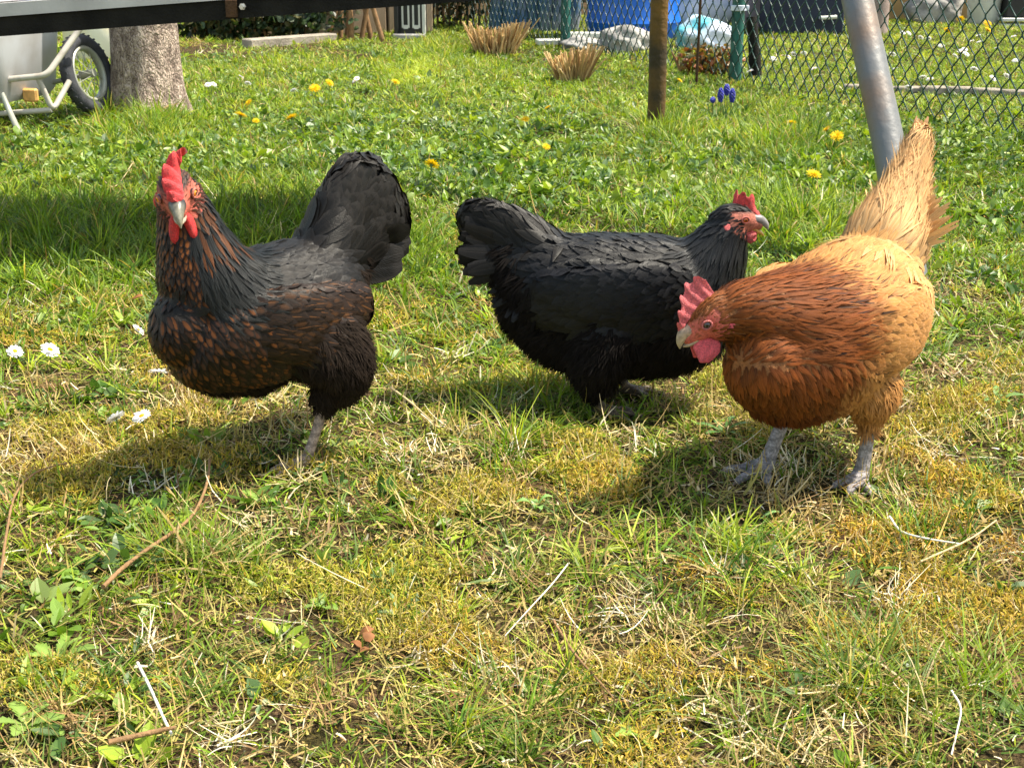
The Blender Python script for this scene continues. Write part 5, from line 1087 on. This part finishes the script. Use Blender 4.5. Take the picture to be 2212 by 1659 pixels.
def make_dandelion(h=.05, seed=2, tilt=(.4,0,0), r=.017, label=None):
    root = empty('dandelion', (0,0,0), 0, label, 'dandelion', 'yellow dandelions in the lawn')
    mb = MB(); mb.tube([(.006,.006,-.06),(.001,.003,h*.5),(0,0,h)], .0014, 7); mb.build('stem', M['stem'], root)
    Vs, Fs, k = [], [], 0
    for q, (L, cup) in enumerate(((r,.05),(r*.92,.28),(r*.76,.55),(r*.55,.85),(r*.35,1.15))):
        V_, F_, _ = petals(0, 24-3*q, L, .0011, .001*q*.6, cup, seed+q); Vs.append(V_); Fs.append(F_+k); k += len(V_)
    p = pmesh('petals', np.vstack(Vs), np.vstack(Fs), (.88,.62,.01), root); p.location = (0,0,h); p.rotation_euler = tilt
    mb = MB(); mb.lathe([(0,-.006),(.003,-.005),(.0045,-.001),(.003,.001)], (0,0,0), 12); c = mb.build('sepals', M['stem'], root); c.location = (0,0,h); c.rotation_euler = tilt
    return root
def put(root, px_, py_, h=None, s_=1.0, rz=0.0, label=None):
    """root's flower head appears at px,py: stand it on the ground below"""
    g = G(px_, py_); hh = (h or .03)*s_
    hh = max(hh, .045+.01*(py_ < 330)+.02*(py_ < 240)) if py_ < 420 else hh
    g = G(px_, _solve(px_, py_, hh)); g.z += max(0, hh-(h or .03)*s_)
    root.location = g; root.scale = (s_,)*3; root.rotation_euler = (0,0,rz)
    if label: root['label'] = label
    return root
def _solve(px_, py_, hh):
    lo, hi = py_, py_+400
    for _ in range(30):
        mid = (lo+hi)/2; g = G(px_, mid); Y_ = to_px(g.x, g.y, g.z+hh)[1]
        if Y_ > py_: hi = mid
        else: lo = mid
    return lo
protoD = make_daisy(.030); protoN = make_dandelion(.045); usedD = usedN = False
def daisy(px_, py_, label, s_=1.0, rz=0.0, tilt=None):
    global usedD
    o = protoD if not usedD else copy_tree(protoD); usedD = True
    put(o, px_, py_, .03, s_, rz, label)
    if tilt is not None:
        for c in o.children:
            if not c.name.startswith('stem'): c.rotation_euler = tilt
    return o
def dandelion(px_, py_, label, s_=1.0, rz=0.0, tilt=None, group=None):
    global usedN
    o = protoN if not usedN else copy_tree(protoN); usedN = True
    put(o, px_, py_, .045, s_, rz, label)
    if tilt is not None:
        for c in o.children:
            if not c.name.startswith('stem'): c.rotation_euler = tilt
    return o
for q in ((36,760,'daisy at the left edge, left of another daisy at the same height',1.05,.3,(.5,.3,0)),(112,757,'large open daisy just right of the one at the left edge',1.25,.9,(.55,.1,0)),
          (301,713,'small daisy by the breast of the left black hen',.95,2,(.75,-.3,0)),(345,805,'daisy below the breast of the left black hen',1.2,3,(.3,0,0)),
          (256,903,'left one of the two daisies close together in the near grass',1.2,4,(.7,.1,0)),(311,900,'right one of the two daisies close together in the near grass',1.1,5,(.35,.2,0))): daisy(*q)
for k, (a, b_) in enumerate(((452,184),(464,183),(523,167),(538,181),(636,196),(768,176),(772,171))):
    daisy(a, b_, ['first tiny far daisy right of the tree','second tiny far daisy right of the tree, close beside the first','tiny far daisy nearest the overgrown wall','tiny far daisy between the wall and the dandelions','tiny far daisy left of the farther dandelion pair','front one of two tiny daisies in the far lawn centre','back one of two tiny daisies in the far lawn centre'][k], 1.1, k, (.6,0,0))
DL = [(682,192,'left one of the two dandelions in the far lawn right of the tree',1.25),(713,180,'right one of the two dandelions in the far lawn right of the tree',1.05),(522,250,'wide dandelion head right of the tree trunk, left of its neighbour',1.3),(632,255,'dandelion between the tree and the left hen tail, level with the grass tuft',1.25),
      (540,222,'small half open dandelion just above the wide one right of the tree',.8),(555,262,'small dandelion just below the wide one right of the tree',.7),(855,178,'single dandelion in the far lawn below the bench board end',1.0),(933,356,'largest dandelion, right above the left hen tail',1.15),
      (1183,234,'small dandelion below the narrow reed clump',.85),(1135,259,'double looking dandelion left below the narrow reed clump',.9),(1180,318,'tiny dandelion in the middle of the lawn above the second black hen',.65),(1466,175,'small dandelion right of the wooden post',.8),
      (1706,267,'dandelion right of the grape hyacinths',1.1),(1783,281,'back left one of two touching dandelions by the steel pipe',1.0),(1805,295,'front right one of two touching dandelions by the steel pipe',1.15),(1755,378,'large dandelion above the beak of the middle black hen, left of the buff hen tail',1.1),
      (395,395,'half hidden dandelion behind the comb of the left black hen',.7)]
for k, (a, b_, lb, s_) in enumerate(DL): dandelion(a, b_, lb, s_, k*1.3, (.55+.2*math.sin(k*2), .25*math.sin(k*5), 0))
for k, (a, b_) in enumerate(((2130,52),(2131,66),(2043,68),(2072,42))): o = dandelion(a, b_, ['upper yellow flower before the white pot','lower yellow flower before the white pot','yellow flower left of the white pot behind the fence','yellow flower between the rocks and the white pot'][k], 1.5, k, (.7,0,0))
r_ = random.Random(5)
spots = [(1947,72),(1960,73),(1986,82),(2003,84),(2096,90),(2112,92),(2080,108),(2084,118),(2060,122),(2100,150),(2150,105),(2186,80),(2190,132),(2073,112),(2068,116),(1925,118),(1990,168),(2005,172),(1870,115),(1850,150),(1700,124),(1712,118),(1734,116),(1755,150),(1618,155),(1668,128),(2140,170),(2170,165),(1960,190),(1930,150),(2110,78),(2030,100)]
ords = ['left','middle','right']
for k, (a, b_) in enumerate(spots):
    o = daisy(a, b_, 'small white daisy scattered in the lawn behind the chain-link fence', 1.35, k, (.5+.2*math.sin(k),.2*math.cos(k*3),0)); o['group'] = 'daisies in the lawn behind the fence'

# grape hyacinths
def hyacinth(px_, py_, h, s_, label, pyb):
    g = G(px_+(-6 if px_ > 1570 else 0), pyb); root = empty('grape_hyacinth', tuple(g), 0, label, 'grape hyacinth', 'grape hyacinths by the fence')
    top = A(px_, py_, g.y)-g; mb = MB(); mb.tube([(0,0,-.01),(top.x*.4,0,top.z*.5),(top.x,0,top.z)], .0018, 6); mb.build('stem', M['stem'], root)
    r_ = np.random.default_rng(int(px_)); mb = MB()
    for k in range(46):
        t_ = k/46; a = k*2.4; rr = .0085*math.sin(math.pi*(.12+.80*t_))*s_; c_ = (top.x+rr*math.cos(a), rr*math.sin(a), top.z-.004-h/2+h*t_)
        mb.lathe([(0.0,-.0034),(.0026,-.002),(.0034,.0004),(.0026,.0028),(.0012,.0034)], c_, 8, (math.cos(a),math.sin(a),-.5))
    mb.build('flower_spike', M.setdefault('hya', plain('violet_blue_bells', (.05,.055,.42), .5, .4, var=.35, scale=150)), root)
    V_, F_, U_ = cards(np.array([[(.004,0,0),(.012,-.01,.03),(.02,-.02,.05),(.03,-.03,.062)],[(-.004,0,0),(-.014,-.008,.03),(-.02,-.012,.055),(-.024,-.014,.075)]]), np.tile(np.array((0,-.8,.6)), (2,4,1)), np.full(2,.0035), PROF_S, .3)
    mesh_np('leaf', V_, F_, M['leaf'], root, False, None, {'Col':np.tile((.12,.22,.08),(len(V_),1))})
hyacinth(1540, 214, .016, .8, 'smallest and leftmost of the blue grape hyacinths', 262)
hyacinth(1557, 203, .045, 1, 'second grape hyacinth from the left, before the fence', 262)
hyacinth(1570, 192, .036, 1, 'tallest grape hyacinth, in the middle of the group', 258)
hyacinth(1582, 204, .045, 1, 'rightmost grape hyacinth beside the green fence post', 262)
g = G(1388, 104); root = empty('grape_hyacinth', tuple(g), 0, 'violet flower on the rock behind the fence', 'grape hyacinth')
mb = MB()
for k in range(40): a = k*2.4; t_ = k/40; mb.lathe([(0,-.004),(.004,-.002),(.005,.001),(.002,.005)], (.025*math.cos(a)*math.sin(3*t_), .012*math.sin(a), .05+.05*t_), 7, (math.cos(a),math.sin(a),.2))
mb.build('flower_spike', M['hya'], root); mb = MB(); mb.tube([(0,0,0),(0,0,.06)], .003, 6); mb.build('stem', M['stem'], root)

# twigs and stalks on the lawn
def stick(name, pts, r0, mat, label, cat='stick', n_=10, lift=.010, r1=None):
    P_ = [G(a, b_, lift+(q[0] if q else 0)) for a, b_, *q in pts]; c0 = P_[0]; C = catmull([tuple(p-c0) for p in P_], 6); mb = MB(); r_ = random.Random(len(label)); k = len(C)
    rad_ = [r0*(1-(1-(r1 or .6))*i/(k-1))*r_.uniform(.9,1.12) for i in range(k)]; mb.tube([tuple(c) for c in C], rad_, n_)
    o = mb.build(name, mat); o.location = c0; return tag(o, label, cat)
stick('twig', [(228,1320),(270,1275),(330,1225),(385,1185),(420,1150),(440,1110),(452,1070),(456,1035,.004)], .0023, M['twig'], 'long bent brown twig in the near grass at left', 'twig', lift=.024, r1=.7)
stick('twig', [(8,1310),(22,1200),(38,1120),(75,1070),(120,1048),(150,1040)], .0016, M['twig'], 'thin brown curved twig at the left edge', 'twig', lift=.024)
stick('stalk', [(303,1492,.012),(330,1540,.008),(355,1590,.004),(374,1622)], .0013, M['pale'], 'thick white bleached stalk near the bottom left corner', 'stalk', lift=.014, r1=.9)
stick('twig', [(240,1659),(300,1642),(360,1625),(385,1620)], .0026, M['twig'], 'grey brown twig touching the white stalk at the bottom', 'twig', lift=.02)
stick('stalk', [(1228,1262,.012),(1190,1305,.01),(1140,1350,.006),(1090,1392)], .0008, M['pale'], 'long white dry stalk in the centre of the near grass', 'stalk', lift=.014)
stick('stalk', [(1918,1150,.006),(1945,1172),(2000,1188),(2075,1200)], .0014, M['pale'], 'pale kinked stalk in the grass right of the buff hen feet', 'stalk', lift=.022)
stick('stalk', [(2050,1540,.01),(2070,1575,.008),(2062,1620,.004),(2052,1659)], .0010, M['pale'], 'pale curved stalk at the bottom right', 'stalk', lift=.014)
stick('stalk', [(845,880,.004),(890,915,.004),(935,950)], .0018, M['stalk'], 'tan straw stalk right of the left hen foot', 'stalk', lift=.022)
stick('twig', [(1195,1370,.006),(1240,1440,.006),(1290,1490,.003),(1330,1530)], .0014, M['twig'], 'thin brown stem in the near grass below the long white stalk', 'twig', lift=.013)
stick('stalk', [(1985,1240,.006),(2090,1190,.006),(2150,1140)], .0012, M['stalk'], 'thin tan stalk at the lower right', 'stalk', lift=.016)
stick('stalk', [(290,445-80,.0),(250,420),(215,395)], .0016, M['stalk'], 'tan stalk lying in the grass before the tree', 'stalk', lift=.02)
# dead leaf
def flat_leaf(name, px_, py_, L, w, rz, mat, label, cat, z_=.012):
    V_, F_, _ = cards(np.array([[(0,0,0),(L*.25,0,.003),(L*.5,0,.005),(L*.75,0,.004),(L,0,.001)]]), np.tile(np.array((0,0,1.)), (1,5,1)), np.array([w]), PROF_F, .35)
    n0 = len(V_); V2 = np.vstack([V_, V_-np.array((0,0,.0007))]); F2 = np.vstack([F_, F_[:, ::-1]+n0])
    o = mesh_np(name, V2, F2, mat, None, True); o.location = G(px_, py_, z_); o.rotation_euler = (.25,-.15,rz); return tag(o, label, cat)
flat_leaf('dead_leaf', 288, 664, .022, .006, .1, M['dleaf'], 'small brown dead leaf beside the breast of the left hen', 'leaf', .02)
for k, (a, b_, rz) in enumerate(((778,1385,.3),(795,1402,1.6),(786,1415,2.8),(802,1420,4.0))):
    flat_leaf('dead_leaf', a, b_, .014, .006, rz, M['dleaf'], 'small round brown leaf in the little cluster of dead leaves near the bottom', 'leaf', .014)['group'] = 'cluster of dead leaves'

# bigger weeds one can point at: serrated dandelion leaves in rosettes
def serr_leaf(L, w, arch, seed, teeth_=7):
    r_ = np.random.default_rng(seed); K = 29; t_ = np.linspace(0,1,K); wp = w*(np.sin(np.pi*np.clip(t_*.92+.04,0,1))**.7)*(.62+.38*((t_*teeth_)%1))*(.35+.65*t_**.7); wp[-1] = .0004
    z_ = arch*np.sin(t_*np.pi*.75)*L; C = np.stack([t_*L*.93, .05*L*np.sin(t_*3+seed), z_], -1); V = []; 
    for i in range(K): V += [C[i]+np.array((0,-wp[i],wp[i]*.28)), C[i], C[i]+np.array((0,wp[i],wp[i]*.28))]
    F = [(i*3+j, i*3+j+1, (i+1)*3+j+1, (i+1)*3+j) for i in range(K-1) for j in range(2)]
    return np.array(V), np.array(F)
def rosette(px_, py_, n_, L, w, label, seed, col=(.17,.27,.04), up=.16, name='weed_rosette', cat='weed', fan=None):
    r_ = np.random.default_rng(seed); g = G(px_, py_, .003); root = empty(name, tuple(g), 0, label, cat, 'leafy weeds in the near lawn'); mesh0 = None
    for k in range(n_):
        V_, F_ = serr_leaf(.72*L*r_.uniform(.6,1.1), .72*w*r_.uniform(.85,1.15), up*r_.uniform(.5,1.3), seed+k); a = 2*math.pi*k/n_+r_.normal(0,.25) if fan is None else fan+(k-(n_-1)/2)*.7
        c = np.array(col)*r_.uniform(.8,1.25); cc = np.tile(c, (len(V_),1)); cc[1::3] = cc[1::3]*1.35+.02
        o = mesh_np('leaf', V_, F_, M['leaf'], root, True, None, {'Col':cc}); o.rotation_euler = (r_.normal(0,.2), -.25*r_.random(), a)
rosette(1640,1118,1,.060,.010,'single long serrated leaf pointing right below the buff hen foot',3,(.22,.38,.12),.2,fan=.25)
rosette(1155,1108,4,.034,.009,'small bright green leaf rosette in the centre below the tuft',4,(.20,.36,.09),.4)
rosette(130,1440,7,.055,.011,'large leafy rosette at the lower left',5)
rosette(60,1590,7,.060,.013,'broad leafy rosette in the bottom left corner',6,(0.16,0.25,0.042))
rosette(300,1130,6,.050,.010,'leafy rosette left of the bent brown twig',7,(0.13,0.21,0.030))
rosette(560,1090,6,.045,.011,'leafy rosette below the foot of the left hen',8,(0.19,0.29,0.048))
rosette(200,1280,6,.050,.010,'leafy rosette left of the lower end of the brown twig',9,(0.14,0.23,0.048))
rosette(1560,930,6,.055,.010,'dark leafy rosette left of the buff hen breast',10,(.09,.19,.04))
rosette(1850,1440,3,.045,.011,'dark leaves in the near grass at the right',11,(.12,.22,.05))
rosette(1390,1590,5,.040,.010,'leafy rosette at the bottom near the centre',12)
rosette(2150,880,7,.060,.010,'leafy rosette right of the buff hen at the right edge',13,(.17,.30,.07))
rosette(700,1310,5,.036,.010,'small leafy rosette in the near grass left of the centre',14,(0.17,0.27,0.054))
rosette(380,660,3,.05,.016,'broad leaf beside the breast of the left hen',15,(0.19,0.29,0.048))
rosette(170,660,3,.05,.016,'pair of broad leaves in front of the shaded grass at left',16,(.16,.28,.07))
